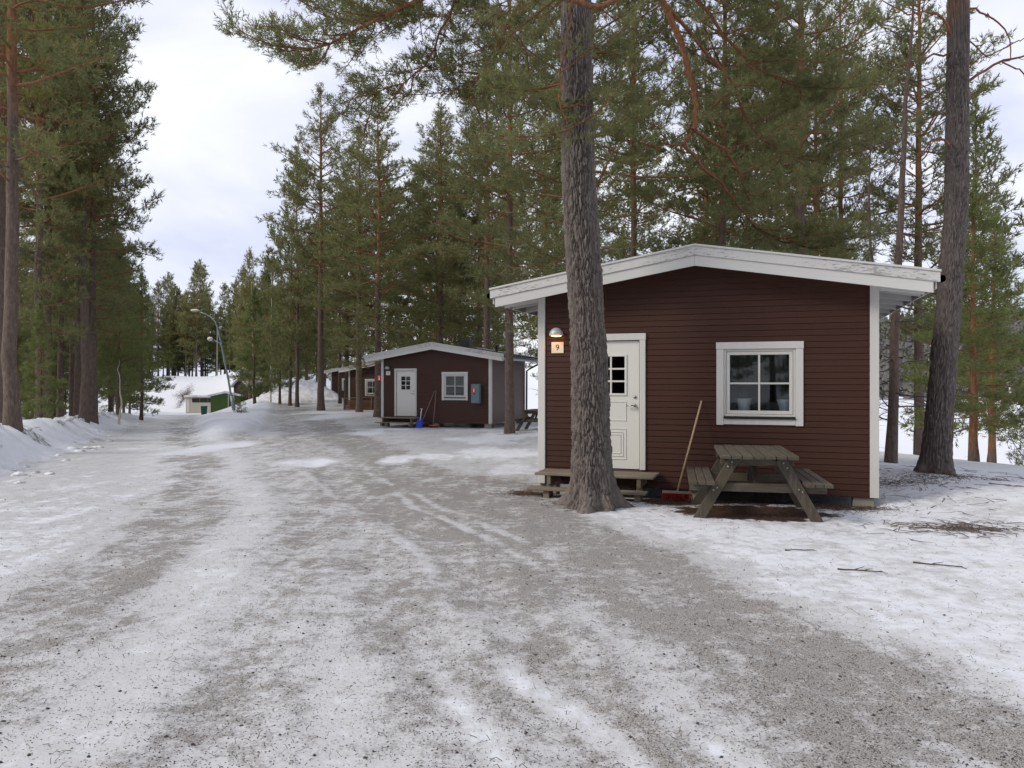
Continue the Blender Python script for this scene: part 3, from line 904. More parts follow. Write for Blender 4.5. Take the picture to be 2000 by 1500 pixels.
    mesh_obj('curtain', cv, cf, M['curtain'], root, True)
    if number:
        lu = du0 - 0.31 if door_u[0] < W / 2 else du1 + 0.31
        lamp = MB().sphere((lu, -0.11, 2.36), 0.115, 16, 6, (1, 0.85, 1.05), 0, math.pi / 2).box(lu - 0.05, lu + 0.05, -0.06, -0.02, 2.33, 2.43).build('wall_lamp', M['shade'], root, True)
        MB().sphere((lu, -0.11, 2.352), 0.085, 14, 5, (1, 0.85, 0.12), math.pi / 2, math.pi).build('bulb', M['bulb'] if lit else M['signwhite'], lamp, True)
        pl = MB().box(lu - 0.1, lu + 0.1, -0.036, -0.029, 2.08, 2.255, 0.002).build('number_plate', M['plate'] if lit else M['signwhite'], root)
        dg = link('digit', text_mesh(number, 0.13), pl)
        dg.location = (lu + 0.0, -0.0375, 2.167); dg.rotation_euler = (R(90), 0, 0)
    if downpipe:
        px = W + 0.05
        MB().tube([(W + ev + 0.04, D + 0.25, zl + 0.0), (W + ev + 0.02, D + 0.2, zl - 0.14), (W + 0.3, D + 0.1, zl - 0.36), (W + 0.1, D + 0.06, zl - 0.5), (W + 0.09, D + 0.06, 0.2), (W + 0.2, D + 0.06, 0.05)], 0.045, 8).build('downpipe', M['black'], root, True)
    if chimney:
        MB().box(W / 2 + 0.55, W / 2 + 0.95, 1.6, 2.0, za - 0.05, za + 0.36, 0.01).build('chimney', M['black'], roof)
        MB().tube([(W / 2 + 1.9, 2.6, za - 0.3), (W / 2 + 1.9, 2.6, za + 0.12)], 0.06, 8).build('vent_pipe', M['black'], roof)
    return root

CAB_E = (4.64 / 4.895, -1.56 / 4.895); CAB_N = (1.56 / 4.895, 4.64 / 4.895)
def cab_pt(org, u, v):
    return (org[0] + CAB_E[0] * u + CAB_N[0] * v, org[1] + CAB_E[1] * u + CAB_N[1] * v)

C1 = (0.46, 12.18, 0.07)
C2 = (-5.78, 33.75, -0.10)
C3 = (-11.95, 55.6, -0.33)
C4 = (-18.25, 76.5, -0.20)
make_cabin(C1, 4.9, 3.08, 4.6, 'nearest brown cabin with number 9, white door and lit wall lamp', (0.60, 1.69), (2.73, 3.95), '9', True, True)
make_cabin(C2, 5.15, 2.92, 4.7, 'second brown cabin with whole white door and grey-blue box on its wall', (0.62, 1.71), (2.90, 4.12), '8', False, False, True, True)
make_cabin(C3, 4.95, 2.95, 4.6, 'third brown cabin half hidden behind the second, brown railing below its window', (3.2, 4.29), (1.33, 2.55))
make_cabin(C4, 4.95, 2.95, 4.6, 'farthest brown cabin in the row, only its left edge and window showing', (3.2, 4.29), (1.25, 2.47))

# doorsteps
def make_steps(C, u0, u1, label, zt, zs):
    root = empty('doorstep', (C[0], C[1], C[2]), CAB_RZ, label, 'steps', 'wooden doorsteps')
    for i in range(5):
        y1 = -0.055 - i * 0.125
        MB().box(u0 + 0.012 * (i % 2), u1 - 0.01 * (i % 3), y1 - 0.119, y1, zt - 0.036, zt, 0.004).build('plank', M['stepx'], root)
    for i in range(2):
        y1 = -0.60 - i * 0.125
        MB().box(u0 - 0.07, u1 - 0.09, y1 - 0.119, y1, zs - 0.034, zs, 0.004).build('plank', M['stepx'], root)
    for uu in (u0 + 0.22, u1 - 0.22):
        MB().box(uu - 0.03, uu + 0.03, -0.66, -0.06, zt - 0.17, zt - 0.038, 0.003).build('bearer', M['stepx'], root)
        MB().box(uu - 0.045, uu + 0.045, -0.80, -0.61, zs - 0.16, zs - 0.036, 0.003).build('bearer', M['stepx'], root)
        MB().box(uu - 0.04, uu + 0.04, -0.62, -0.54, zs - 0.16, zt - 0.172, 0.003).build('post', M['stepx'], root)
    return root
make_steps(C1, 0.10, 1.90, 'low wooden doorstep of the nearest cabin, partly behind the big pine trunk', 0.245, 0.035)
make_steps(C2, 0.15, 1.95, 'wooden doorstep below the white door of the second cabin', 0.235, 0.03)

# ------------------------------------------------------------------ picnic tables
def make_table(loc, rz, label, n_top=7):
    root = empty('picnic_table', loc, rz, label, 'picnic table', 'picnic tables by the cabins')
    L, Wt, Ht = 1.62, 0.92, 0.80
    pw = Wt / n_top
    rr = random.Random(7)
    for i in range(n_top):
        x0 = -Wt / 2 + i * pw
        e0, e1 = rr.uniform(-0.012, 0.012), rr.uniform(-0.012, 0.012)
        MB().box(x0 + 0.004, x0 + pw - 0.005, -L / 2 + e0, L / 2 + e1, Ht - 0.044 + rr.uniform(-0.002, 0.002), Ht + rr.uniform(-0.003, 0.003), 0.005).build('plank', M['woody'], root)
    for sg in (-1, 1):
        for k in range(3):
            x0 = sg * 0.68 - 0.155 + k * 0.105
            MB().box(x0, x0 + 0.099, -L / 2 + rr.uniform(-0.015, 0.015) - 0.05, L / 2 + 0.05, 0.435, 0.478 + rr.uniform(-0.003, 0.003), 0.005).build('seat_plank', M['woody'], root)
    for yy in (-0.57, 0.57):
        for sg in (-1, 1):
            lg = MB().bar((sg * 0.27, yy, Ht - 0.05), (sg * 0.76, yy, -0.12), 0.045, 0.13, up=(1, 0, 0.3), b=0.005).build('leg', M['woodz'], root)
            for (fx, fz) in ((0.305, 0.70), (0.35, 0.64), (0.485, 0.375), (0.53, 0.345)):
                MB().sphere((sg * fx, yy - 0.028 if yy < 0 else yy + 0.028, fz), 0.013, 8, 5, (1, 0.5, 1)).build('bolt', M['steel'], lg, True)
        s_ = 1 if yy < 0 else -1
        MB().box(-0.44, 0.44, yy + s_ * 0.05 - 0.022, yy + s_ * 0.05 + 0.022, Ht - 0.148, Ht - 0.047, 0.004).build('cross_rail', M['woodx'], root)
        MB().box(-0.82, 0.82, yy + s_ * 0.05 - 0.022, yy + s_ * 0.05 + 0.022, 0.322, 0.432, 0.004).build('seat_rail', M['woodx'], root)
    MB().bar((0, -0.5, 0.36), (0, -0.06, Ht - 0.06), 0.05, 0.07, up=(1, 0, 0), b=0.004).build('brace', M['woodz'], root)
    MB().bar((0, 0.5, 0.36), (0, 0.06, Ht - 0.06), 0.05, 0.07, up=(1, 0, 0), b=0.004).build('brace', M['woodz'], root)
    return root
make_table((3.17, 9.98, gh(3.17, 9.98) + 0.02), -0.21, 'weathered grey picnic table under the window of the nearest cabin')
make_table((1.05, 30.2, gh(1.05, 30.2)), -0.33, 'dark picnic table at the side of the second cabin, behind a pine trunk')

# ------------------------------------------------------------------ tools and boxes
def make_broom(top, foot, label, stick, head_dir, name='broom'):
    root = empty(name, foot, 0, label, 'broom')
    f = np.array(foot)
    t_ = np.array(top) - f
    MB().tube([(0, 0, 0.05), tuple(t_ * 0.5 + np.array([0, 0, 0.02])), tuple(t_)], 0.0135, 8).build('handle', stick, root, True)
    h = np.array(head_dir) / np.linalg.norm(head_dir)
    mb = MB().bar(tuple(-0.21 * h + np.array([0, 0, 0.055])), tuple(0.21 * h + np.array([0, 0, 0.055])), 0.06, 0.035, b=0.005)
    hd = mb.build('head', M['pinkstick'], root)
    mb = MB()
    side = np.array([-h[1], h[0], 0])
    rr = random.Random(3)
    for i in range(24):
        for j in range(4):
            b0 = h * (-0.2 + 0.4 * i / 23) + side * (-0.022 + 0.044 * j / 3)
            b1 = b0 * 1.06 + side * rr.uniform(-0.01, 0.01) + h * rr.uniform(-0.008, 0.008)
            mb.tube([(b0[0], b0[1], 0.04), (b1[0], b1[1], -0.045)], [0.007, 0.006], 4)
    mb.build('bristles', M['redbr'], hd)
    return root
p1 = cab_pt(C1, 2.52, -0.042)
make_broom((p1[0], p1[1], 1.41), (2.38, 10.93, 0.045), 'broom with pale wooden stick and red head leaning on the nearest cabin', M['handle'], (0.95, -0.3, 0))
q0 = cab_pt(C2, 2.62, -0.30); q1 = cab_pt(C2, 2.64, -0.05)
make_broom((q1[0], q1[1], 1.30), (q0[0], q0[1], gh(*q0) + 0.05), 'upright broom with flat reddish head leaning on the second cabin', M['pinkstick'], CAB_E + (0,))
# wooden scraper stick leaning next to it
q0 = cab_pt(C2, 1.98, -0.32); q1 = cab_pt(C2, 2.56, -0.05)
st = MB().tube([(q0[0], q0[1], gh(*q0) - 0.02), (q1[0], q1[1], 1.27)], 0.014, 8).build('pole', M['pinkstick'], None, True)
tag(st, 'bare slanting wooden pole leaning beside the broom at the second cabin', 'pole')
# blue snow shovel
q0 = cab_pt(C2, 2.02 - 0.28, -0.76)
q0 = cab_pt(C2, 2.1, -0.55)
sh = empty('snow_shovel', (q0[0], q0[1], gh(*q0)), CAB_RZ, 'small blue snow shovel with pale shaft standing by the second cabin', 'shovel')
V = []; F = []
for i in range(7):
    for j in range(7):
        a = -1 + 2 * i / 6; b = j / 6
        V.append((0.165 * a * (1 - 0.25 * b * b * (abs(a) > 0.6)), -0.02 - 0.05 * a * a + 0.10 * b, 0.02 + 0.40 * b - 0.04 * a * a * b))
for i in range(6):
    for j in range(6): F.append((i * 7 + j, (i + 1) * 7 + j, (i + 1) * 7 + j + 1, i * 7 + j + 1))
n_ = len(V)
V += [(x, y + 0.008, z) for (x, y, z) in V]; F += [tuple(reversed([k + n_ for k in f])) for f in F]
mesh_obj('blade', V, F, M['blue'], sh, True)
MB().tube([(0, 0.06, 0.33), (0, 0.13, 0.62), (0, 0.18, 0.80)], 0.017, 8).build('shaft', M['signwhite'], sh, True)
MB().tube([(-0.05, 0.18, 0.81), (0.05, 0.18, 0.81)], 0.015, 8).build('grip', M['signwhite'], sh, True)

def ext_sign(root, u, y, z, w, h):
    """red safety plate with a white extinguisher pictogram"""
    MB().box(u - w / 2, u + w / 2, y, y + 0.004, z - h / 2, z + h / 2).build('sign_plate', M['signred'], root)
    pic = MB().box(u - w * 0.13, u + w * 0.13, y - 0.003, y - 0.001, z - h * 0.38, z + h * 0.16)
    pic.box(u - w * 0.05, u + w * 0.05, y - 0.003, y - 0.001, z + h * 0.17, z + h * 0.30)
    pic.box(u - w * 0.22, u + w * 0.16, y - 0.003, y - 0.001, z + h * 0.30, z + h * 0.38)
    pic.build('pictogram', M['signwhite'], root)
q0 = cab_pt(C2, 4.55, -0.036)
eb = empty('extinguisher_box', (q0[0], q0[1], C2[2] + 0.87), CAB_RZ, 'grey-blue fire extinguisher box hanging right of the second cabin window', 'box')
MB().box(-0.19, 0.19, -0.24, 0, 0, 0.82, 0.02).build('case', M['greyblue'], eb)
MB().box(-0.18, 0.18, -0.262, -0.243, 0.02, 0.80, 0.012).build('lid', M['greyblue'], eb)
ext_sign(eb, -0.05, -0.268, 0.56, 0.16, 0.19)
MB().sphere((-0.05, -0.266, 0.40), 0.03, 10, 6, (1, 0.5, 1)).build('catch', M['black'], eb, True)
q0 = cab_pt(C2, -0.16, 0.02)
sg_ = empty('fire_sign', (q0[0], q0[1], C2[2] + 1.95), CAB_RZ, 'small red fire extinguisher sign sticking out left of the second cabin', 'sign')
ext_sign(sg_, 0, -0.01, 0, 0.22, 0.24)
MB().box(0.03, 0.128, -0.002, 0.012, -0.02, 0.02).build('bracket', M['steel'], sg_)

# railing of the ramp at the third cabin
rl = empty('ramp_railing', (C3[0], C3[1], C3[2]), CAB_RZ, 'brown board railing of a ramp in front of the third cabin', 'railing')
for i in range(6):
    MB().box(0.12, 3.0, -0.96, -0.93, -0.05 + i * 0.125, 0.06 + i * 0.125, 0.004).build('board', M['ramp'], rl)
MB().bar((0.08, -0.95, 0.80), (3.05, -0.95, 0.98), 0.12, 0.05, b=0.004).build('handrail', M['stepx'], rl)
for u in (0.18, 1.3, 2.4, 3.0):
    MB().box(u - 0.04, u + 0.04, -1.03, -0.965, -0.35, 0.78 + 0.06 * u, 0.004).build('post', M['stepx'], rl)

# plants and bowl inside the near window
def in_cabin(u, v, z):
    q = cab_pt(C1, u, v); return (q[0], q[1], C1[2] + z)
MBs = MB().box(2.7, 3.98, 0.125, 0.34, 1.06, 1.10, 0.004)
sill_in = MBs.build('window_shelf', M['whitex'], None)
sill_in.location = C1; sill_in.rotation_euler = (0, 0, CAB_RZ)
tag(sill_in, 'inner white shelf behind the window of the nearest cabin', 'shelf')
def pot(u, label, sc, plant=True):
    root = empty('plant_pot', in_cabin(u, 0.20, 1.101), CAB_RZ, label, 'plant pot', 'pots in the window')
    prof = [(0.075, 0), (0.078, 0.02), (0.062, 0.04), (0.07, 0.12), (0.09, 0.21), (0.095, 0.22), (0.085, 0.215)]
    V = []; F = []
    for (r_, z_) in prof:
        for i in range(16): V.append((r_ * sc * math.cos(i * math.pi / 8), r_ * sc * math.sin(i * math.pi / 8), z_ * sc))
    for j in range(len(prof) - 1):
        for i in range(16): F.append((j * 16 + i, j * 16 + (i + 1) % 16, (j + 1) * 16 + (i + 1) % 16, (j + 1) * 16 + i))
    mesh_obj('pot', V, F, M['pot'], root, True)
    if plant:
        rr = random.Random(int(u * 100)); mb = MB()
        for k in range(22):
            a = rr.uniform(0, 6.28); l = rr.uniform(0.12, 0.26); s_ = rr.uniform(0.05, 0.16)
            p0 = np.array([0.03 * math.cos(a), 0.03 * math.sin(a), 0.17]); p2 = np.array([s_ * math.cos(a), s_ * math.sin(a), 0.17 + l])
            pm_ = (p0 + p2) / 2 + np.array([0, 0, 0.05])
            sd = np.array([-math.sin(a), math.cos(a), 0]) * 0.011
            mb.add([p0 - sd, p0 + sd, pm_ - sd, pm_ + sd, p2], [(0, 1, 3, 2), (2, 3, 4)])
        mb.build('foliage', M['spruce_leaf'], root)
M['spruce_leaf'] = m_plain('house_plant', (0.06, 0.09, 0.04), 0.6, 0.3, 0, 0.3)
pot(3.12, 'white pot with thin leaves behind the lower left pane of the nearest window', 1.25)
pot(3.70, 'narrow white pot behind the lower right pane of the nearest window', 1.2)
bw = empty('bowl', in_cabin(3.36, 0.25, 1.101), CAB_RZ, 'pale shallow bowl standing between the two white pots in the window', 'bowl')
V = []; F = []
for (r_, z_) in ((0.05, 0), (0.06, 0.012), (0.11, 0.06), (0.14, 0.09), (0.132, 0.088), (0.10, 0.055)):
    for i in range(18): V.append((r_ * math.cos(i * math.pi / 9), r_ * math.sin(i * math.pi / 9), z_))
for j in range(5):
    for i in range(18): F.append((j * 18 + i, j * 18 + (i + 1) % 18, (j + 1) * 18 + (i + 1) % 18, (j + 1) * 18 + i))
mesh_obj('basin', V, F, M['plate'], bw, True)
MB().tube([(0.05 * math.cos(i * 0.7), 0.05 * math.sin(i * 0.7), 0.0) for i in range(10)], 0.006, 6).build('foot_ring', M['plate'], bw, True)

# ------------------------------------------------------------------ pines
rngG = np.random.default_rng(12)

def shoot_templates(n_needles, seed, width, k=6):
    """one shoot of unit length: needles leaving the twig forwards and outwards; one triangle each"""
    r = np.random.default_rng(seed)
    out = []
    for _ in range(k):
        s = r.uniform(0.0, 0.95, n_needles)
        ph = r.uniform(0, 2 * math.pi, n_needles)
        tilt = r.uniform(0.35, 1.05, n_needles)
        L = r.uniform(0.55, 0.85, n_needles)
        rad = np.stack([np.cos(ph), np.sin(ph), np.zeros(n_needles)], -1)
        d = rad * np.sin(tilt)[:, None] + np.array([0, 0, 1.0]) * np.cos(tilt)[:, None]
        side = np.cross(d, r.normal(size=(n_needles, 3))); side /= np.linalg.norm(side, axis=1)[:, None]
        p0 = np.stack([np.zeros(n_needles), np.zeros(n_needles), s], -1)
        tri = np.stack([p0 + side * width / 2, p0 - side * width / 2, p0 + d * L[:, None]], 1)
        out.append(tri.reshape(-1, 3))
    return np.stack(out)

def shoots_mesh(name, P, Dv, S, mat, n_needles, width, seed, tint=None):
    r = np.random.default_rng(seed)
    T = shoot_templates(n_needles, seed, width)
    n = len(P)
    Dv = Dv / (np.linalg.norm(Dv, axis=1)[:, None] + 1e-9)
    ref = r.normal(size=(n, 3))
    A = np.cross(Dv, ref); A /= np.linalg.norm(A, axis=1)[:, None] + 1e-9
    B = np.cross(Dv, A)
    tp = T[r.integers(0, len(T), n)] * S[:, None, None]
    V = P[:, None, :] + tp[..., 0:1] * A[:, None, :] + tp[..., 1:2] * B[:, None, :] + tp[..., 2:3] * Dv[:, None, :]
    k = T.shape[1]
    var = np.repeat(np.clip(r.beta(2.2, 2.2, n) if tint is None else tint, 0, 1), k)
    V = V.reshape(-1, 3)
    F = np.arange(len(V), dtype=np.int32).reshape(-1, 3)
    return np_mesh(name, V, F, mat, False, {'var': var})

class Wood:
    """collects trunk and limb tubes with the bark height attribute"""
    def __init__(s):
        s.V = []; s.F = []; s.h = []; s.n = 0
    def tube(s, pts, rad, n, hz):
        V, F = tube_vf(pts, rad, n)
        s.V.append(V); s.F.append(F + s.n); s.n += len(V)
        s.h.append(np.repeat(np.broadcast_to(np.asarray(hz, float), (len(pts),)), n))
    def mesh(s, name, mat):
        return np_mesh(name, np.concatenate(s.V), np.concatenate(s.F), mat, True, {'hz': np.concatenate(s.h)})

def path(p0, az, el, L, n, r, curl=0.0, wob=0.12):
    """a wandering branch path; curl turns it upwards along its length"""
    P = [np.array(p0, float)]
    st = L / (n - 1)
    for i in range(n - 1):
        d = np.array([math.cos(el) * math.cos(az), math.cos(el) * math.sin(az), math.sin(el)])
        P.append(P[-1] + d * st)
        el += curl / (n - 1) + r.normal() * wob
        az += r.normal() * wob * 1.3
        el = min(el, 1.4)
    return np.array(P)

def clothe(w, P, r, acc, dens, sub_step, sub_len, slen, tuft, start=0.22, hz=1.0, br=0.010, twigs=True):
    """side twigs along path P with needle shoots on them"""
    seg = np.linalg.norm(np.diff(P, axis=0), axis=1)
    cum = np.concatenate([[0], np.cumsum(seg)]); L = cum[-1]
    s = L * start + r.uniform(0, sub_step)
    side = r.choice([-1, 1])
    while s < L:
        k = min(np.searchsorted(cum, s) - 1, len(P) - 2); k = max(k, 0)
        f = (s - cum[k]) / (seg[k] + 1e-9)
        p = P[k] + (P[k + 1] - P[k]) * f
        d = (P[k + 1] - P[k]) / (seg[k] + 1e-9)
        az = math.atan2(d[1], d[0]) + side * r.uniform(0.5, 1.15)
        el = math.asin(np.clip(d[2], -1, 1)) * 0.6 + r.uniform(-0.25, 0.45)
        l = sub_len * (0.45 + 0.75 * (1 - s / L)) * r.uniform(0.6, 1.25)
        l = max(l, 0.16)
        Q = path(p, az, el, l, 4, r, 0.35, 0.16)
        if twigs: w.tube(Q, np.linspace(br, br * 0.35, 4), 3, hz)
        m = max(2, int(l * dens))
        t = r.uniform(0.22, 1.0, m) ** 0.8
        q = t * 3; qi = np.minimum(q.astype(int), 2); qf = q - qi
        pos = Q[qi] + (Q[qi + 1] - Q[qi]) * qf[:, None] + r.normal(size=(m, 3)) * tuft * np.array([1, 1, 0.6])
        dd = (Q[qi + 1] - Q[qi]); dd /= np.linalg.norm(dd, axis=1)[:, None] + 1e-9
        dv = dd * 0.8 + r.normal(size=(m, 3)) * 0.55 + np.array([0, 0, 0.45])
        acc[0].append(pos); acc[1].append(dv); acc[2].append(slen * r.uniform(0.75, 1.25, m))
        side = -side
        s += sub_step * r.uniform(0.6, 1.4)
    m = max(4, int(0.3 * dens))
    dd = P[-1] - P[-2]; dd /= np.linalg.norm(dd) + 1e-9
    pos = P[-1] - dd * r.uniform(0, 0.3, (m, 1)) + r.normal(size=(m, 3)) * tuft * 0.6
    acc[0].append(pos); acc[1].append(dd + r.normal(size=(m, 3)) * 0.5 + np.array([0, 0, 0.3])); acc[2].append(slen * r.uniform(0.75, 1.25, m))

def make_pine(seed, H, cb, Rc, r0, mat, shape='pine', step=0.42, dens=15, sub_step=0.30, slen=0.17, nn=9, wid=0.10, tuft=0.09, dead=8, sides=10, per=(2, 5), sub_k=0.36, hz0=0.25, hz1=0.6, lean=0.0, twigs=True):
    r = np.random.default_rng(seed)
    w = Wood(); acc = ([], [], [])
    n = 26
    z = np.linspace(0, 1, n) ** 1.15 * H
    wx = np.cumsum(r.normal(size=n)) * 0.020 * H / 20; wy = np.cumsum(r.normal(size=n)) * 0.020 * H / 20
    wx -= wx[0]; wy -= wy[0]
    tr = np.stack([wx + lean * z, wy, z], -1)
    rad = r0 * (1 - 0.93 * (z / H)) ** 0.85 + r0 * 0.45 * np.exp(-z / 0.25)
    hz = np.clip((z / H - hz0) / (hz1 - hz0), 0, 1)
    tr[0, 2] = -0.4
    w.tube(tr, rad, sides, hz)
    at = lambda zz: np.array([np.interp(zz, z, tr[:, i]) for i in range(3)])
    zz = cb
    ph = r.uniform(0, 6.28)
    while zz < H - 0.25:
        t = (zz - cb) / (H - cb)
        if shape == 'pine':
            prof = (0.62 + 0.38 * min(1, t * 3)) * max(0.04, 1 - t ** 1.7) ** 0.62
        elif shape == 'cone':
            prof = (1 - t) ** 0.9 * (0.75 + 0.25 * min(1, t * 6)) + 0.05
        else:
            prof = 0.75 * (1 - t) ** 0.4 + 0.15
        k = r.integers(*per)
        for _ in range(k):
            ph += 2.4 + r.normal() * 0.35
            L = max(0.3, Rc * prof * r.uniform(0.45, 1.2))
            if shape == 'cone': el = -0.12 + 0.75 * t + r.normal() * 0.12; curl = 0.25
            else: el = -0.10 + 0.95 * t ** 1.2 + r.normal() * 0.20; curl = 0.45
            P = path(at(zz + r.uniform(-0.12, 0.12)), ph, el, L, 6, r, curl, 0.10)
            rb = (0.010 + 0.011 * L) * min(1.0, r0 / 0.16)
            w.tube(P, np.linspace(rb, rb * 0.25, 6), 5, min(1, max(0.55, np.interp(zz, z, hz) + 0.3)))
            clothe(w, P, r, acc, dens, sub_step, L * sub_k if L * sub_k < 1.0 else 1.0, slen, tuft, 0.2, 0.8, 0.008, twigs)
        zz += step * r.uniform(0.7, 1.35) * (1 - 0.35 * t)
    # leader
    P = np.stack([at(H - 0.6), at(H), at(H) + np.array([0, 0, 0.35])])
    w.tube(P, [0.02, 0.015, 0.006], 4, 1.0)
    clothe(w, P, r, acc, dens * 1.5, 0.12, 0.2, slen, tuft * 0.7, 0.0)
    for _ in range(dead):                       # dry branches below the crown
        zd = r.uniform(cb * 0.45, cb * 1.25 + 0.5)
        L = r.uniform(0.3, 1.5)
        P = path(at(zd), r.uniform(0, 6.28), r.uniform(-0.35, 0.25), L, 5, r, -0.1, 0.2)
        w.tube(P, np.linspace(0.014, 0.004, 5), 4, 0.0)
        for _k in range(3):
            i = r.integers(1, 4)
            Q = path(P[i], r.uniform(0, 6.28), r.uniform(-0.4, 0.3), L * 0.35, 3, r, 0, 0.2)
            w.tube(Q, [0.006, 0.005, 0.003], 3, 0.0)
    Pp, Dd, Ss = (np.concatenate(a) for a in acc)
    wm = w.mesh('trunk', M['bark'])
    cm = shoots_mesh('crown', Pp, Dd, Ss, mat, nn, wid, seed)
    return wm, cm

PROTO = {}
def proto(key, **kw):
    PROTO[key] = make_pine(**kw)
TALL = dict(H=19.5, r0=0.175, step=0.52, dens=17, sub_step=0.28, slen=0.235, nn=9, wid=0.125, tuft=0.11)
proto('tallA', seed=1, cb=4.6, Rc=3.5, mat=M['needle'], **TALL)
proto('tallB', seed=2, cb=6.0, Rc=3.2, mat=M['needle'], **TALL)
proto('tallC', seed=3, cb=3.4, Rc=3.3, mat=M['needle'], **TALL)
proto('highA', seed=4, cb=7.6, Rc=3.0, mat=M['needle_y'], **TALL)
FARK = dict(r0=0.165, step=0.58, dens=11, sub_step=0.36, slen=0.38, nn=8, wid=0.16, tuft=0.17, dead=5, sides=7, twigs=False)
proto('farA', seed=5, H=18.5, cb=4.2, Rc=3.4, mat=M['needle'], **FARK)
proto('farB', seed=6, H=18.0, cb=5.2, Rc=3.0, mat=M['needle_y'], **FARK)
proto('farC', seed=7, H=17.0, cb=2.8, Rc=3.1, mat=M['needle'], **FARK)
proto('youngA', seed=8, H=8.5, cb=0.7, Rc=1.9, r0=0.11, mat=M['spruce'], shape='cone', step=0.30, dens=30, sub_step=0.22, slen=0.22, nn=9, wid=0.12, tuft=0.10, dead=0, sides=7, twigs=False)
proto('youngB', seed=9, H=10.5, cb=1.6, Rc=2.0, r0=0.12, mat=M['spruce'], shape='cone', step=0.34, dens=28, sub_step=0.23, slen=0.22, nn=9, wid=0.12, tuft=0.11, dead=3, sides=7, twigs=False)
proto('slim', seed=10, H=6.2, cb=1.1, Rc=1.5, r0=0.075, mat=M['spruce'], shape='cone', step=0.26, dens=32, sub_step=0.16, slen=0.15, nn=10, wid=0.10, tuft=0.07, dead=3, sides=8, hz0=-0.2, hz1=0.3)
proto('low', seed=13, H=2.6, cb=0.15, Rc=1.1, r0=0.035, mat=M['spruce'], shape='cone', step=0.2, dens=26, sub_step=0.15, slen=0.13, nn=9, wid=0.10, tuft=0.06, dead=0, sides=6, per=(3, 6))
for k_, (a_, b_) in PROTO.items():
    print(k_, len(a_.polygons), len(b_.polygons))

def put_tree(key, x, y, rz, s, label, cat='pine tree', group=None, name='pine_tree', zoff=0.0, tilt=(0, 0), sxy=None):
    wm, cm = PROTO[key]
    root = empty(name, (x, y, gh(x, y) + zoff), rz, label, cat, group)
    root.scale = (sxy or s, sxy or s, s)
    root.rotation_euler = (tilt[0], tilt[1], rz)
    link('trunk', wm, root); link('crown', cm, root)
    return root

# trees one can pick out
put_tree('tallA', -0.10, 28.2, 0.6, 1.02, 'dark pine standing right of the second cabin, between it and the nearest cabin', sxy=1.05)
put_tree('tallC', -7.75, 43.6, 2.1, 0.93, 'pine at the left corner of the second cabin, behind the red sign', sxy=1.25)
put_tree('tallB', -13.35, 53.0, 4.0, 1.14, 'lone pine at the edge of the gravel left of the third cabin', sxy=1.45)
put_tree('farB', -15.9, 70.0, 1.0, 1.0, 'slim pine in front of the farthest cabin')
put_tree('tallC', 8.45, 22.4, 3.0, 0.98, 'thick dark pine behind the right half of the nearest cabin roof', sxy=1.08)
put_tree('highA', 4.2, 26.0, 5.1, 1.0, 'slender orange-stemmed pine rising behind the ridge of the nearest cabin', sxy=0.8)
put_tree('tallA', 6.9, 24.6, 1.4, 1.0, 'pine behind the nearest cabin, next right of its roof ridge', sxy=0.95)
put_tree('tallA', 15.6, 29.0, 2.6, 1.05, 'tall pine with broad crown behind the trunk at the right edge', sxy=1.15)
put_tree('slim', 11.1, 18.2, 0.9, 1.0, 'young green pine on the shore right of the thick right-hand trunk', 'young pine', name='young_pine', sxy=1.35)
put_tree('slim', 13.6, 21.5, 2.9, 1.05, 'second young pine on the shore, behind and right of the nearer one', 'young pine', name='young_pine', sxy=1.4)
put_tree('low', 12.3, 17.6, 0.2, 0.95, 'low bushy pine at the right picture edge by the frozen lake', 'young pine', name='young_pine', zoff=-0.1)
put_tree('youngA', -22.4, 66.0, 0.0, 1.12, 'bushy young pine right beside the leaning lamp post', 'young pine', name='young_pine')
put_tree('youngB', -21.0, 68.5, 2.0, 1.0, 'bushy young pine in front of the big snow pile, left side', 'young pine', name='young_pine')
put_tree('youngB', -23.9, 74.0, 4.0, 1.25, 'taller young pine behind the lamp post thicket', 'young pine', name='young_pine')
put_tree('low', -15.9, 44.5, 1.0, 0.42, 'tiny pine sapling sticking out of the snow wedge, nearer one', 'sapling', name='pine_sapling')
put_tree('low', -17.4, 48.0, 2.5, 0.36, 'tiny pine sapling in the snow wedge, farther one near the lamp post', 'sapling', name='pine_sapling')
put_tree('youngA', -21.3, 43.5, 3.3, 0.95, 'dense dark young pine hanging over the bend of the road', 'young pine', name='young_pine')
put_tree('youngB', -20.0, 38.5, 1.1, 0.85, 'dense young pine left of the road, nearer than the one at the bend', 'young pine', name='young_pine')
put_tree('youngA', -14.6, 23.5, 5.0, 0.42, 'small green bush pine between the left-hand trunks behind the bank', 'young pine', name='young_pine')

# left forest behind the snow bank
GL = 'pines behind the left snow bank'
LEFT = [('tallB', -12.45, 18.9, 0.3, 1.0, 1.0, 'thick dark leaning pine at the left edge behind the snow bank'),
        ('highA', -14.6, 21.6, 1.2, 1.05, 1.0, 'pine cut by the left picture edge, behind the thick dark one'),
        ('tallA', -18.0, 27.0, 2.2, 1.0, 0.75, None), ('tallC', -15.9, 25.6, 0.7, 1.0, 0.85, None), ('highA', -17.3, 28.3, 4.1, 1.0, 0.85, None),
        ('tallA', -18.0, 31.4, 5.2, 0.95, 0.8, None), ('tallB', -16.0, 28.3, 3.3, 1.02, 0.9, 'near stem of the double-trunked pine on the left'),
        ('tallC', -16.25, 29.4, 1.9, 0.98, 0.85, 'far stem of the double-trunked pine on the left'),
        ('tallA', -19.2, 34.5, 0.1, 0.86, 0.8, None), ('tallC', -21.5, 36.0, 2.9, 0.95, 0.9, None), ('tallB', -23.5, 40.5, 4.4, 0.85, 0.85, None)]
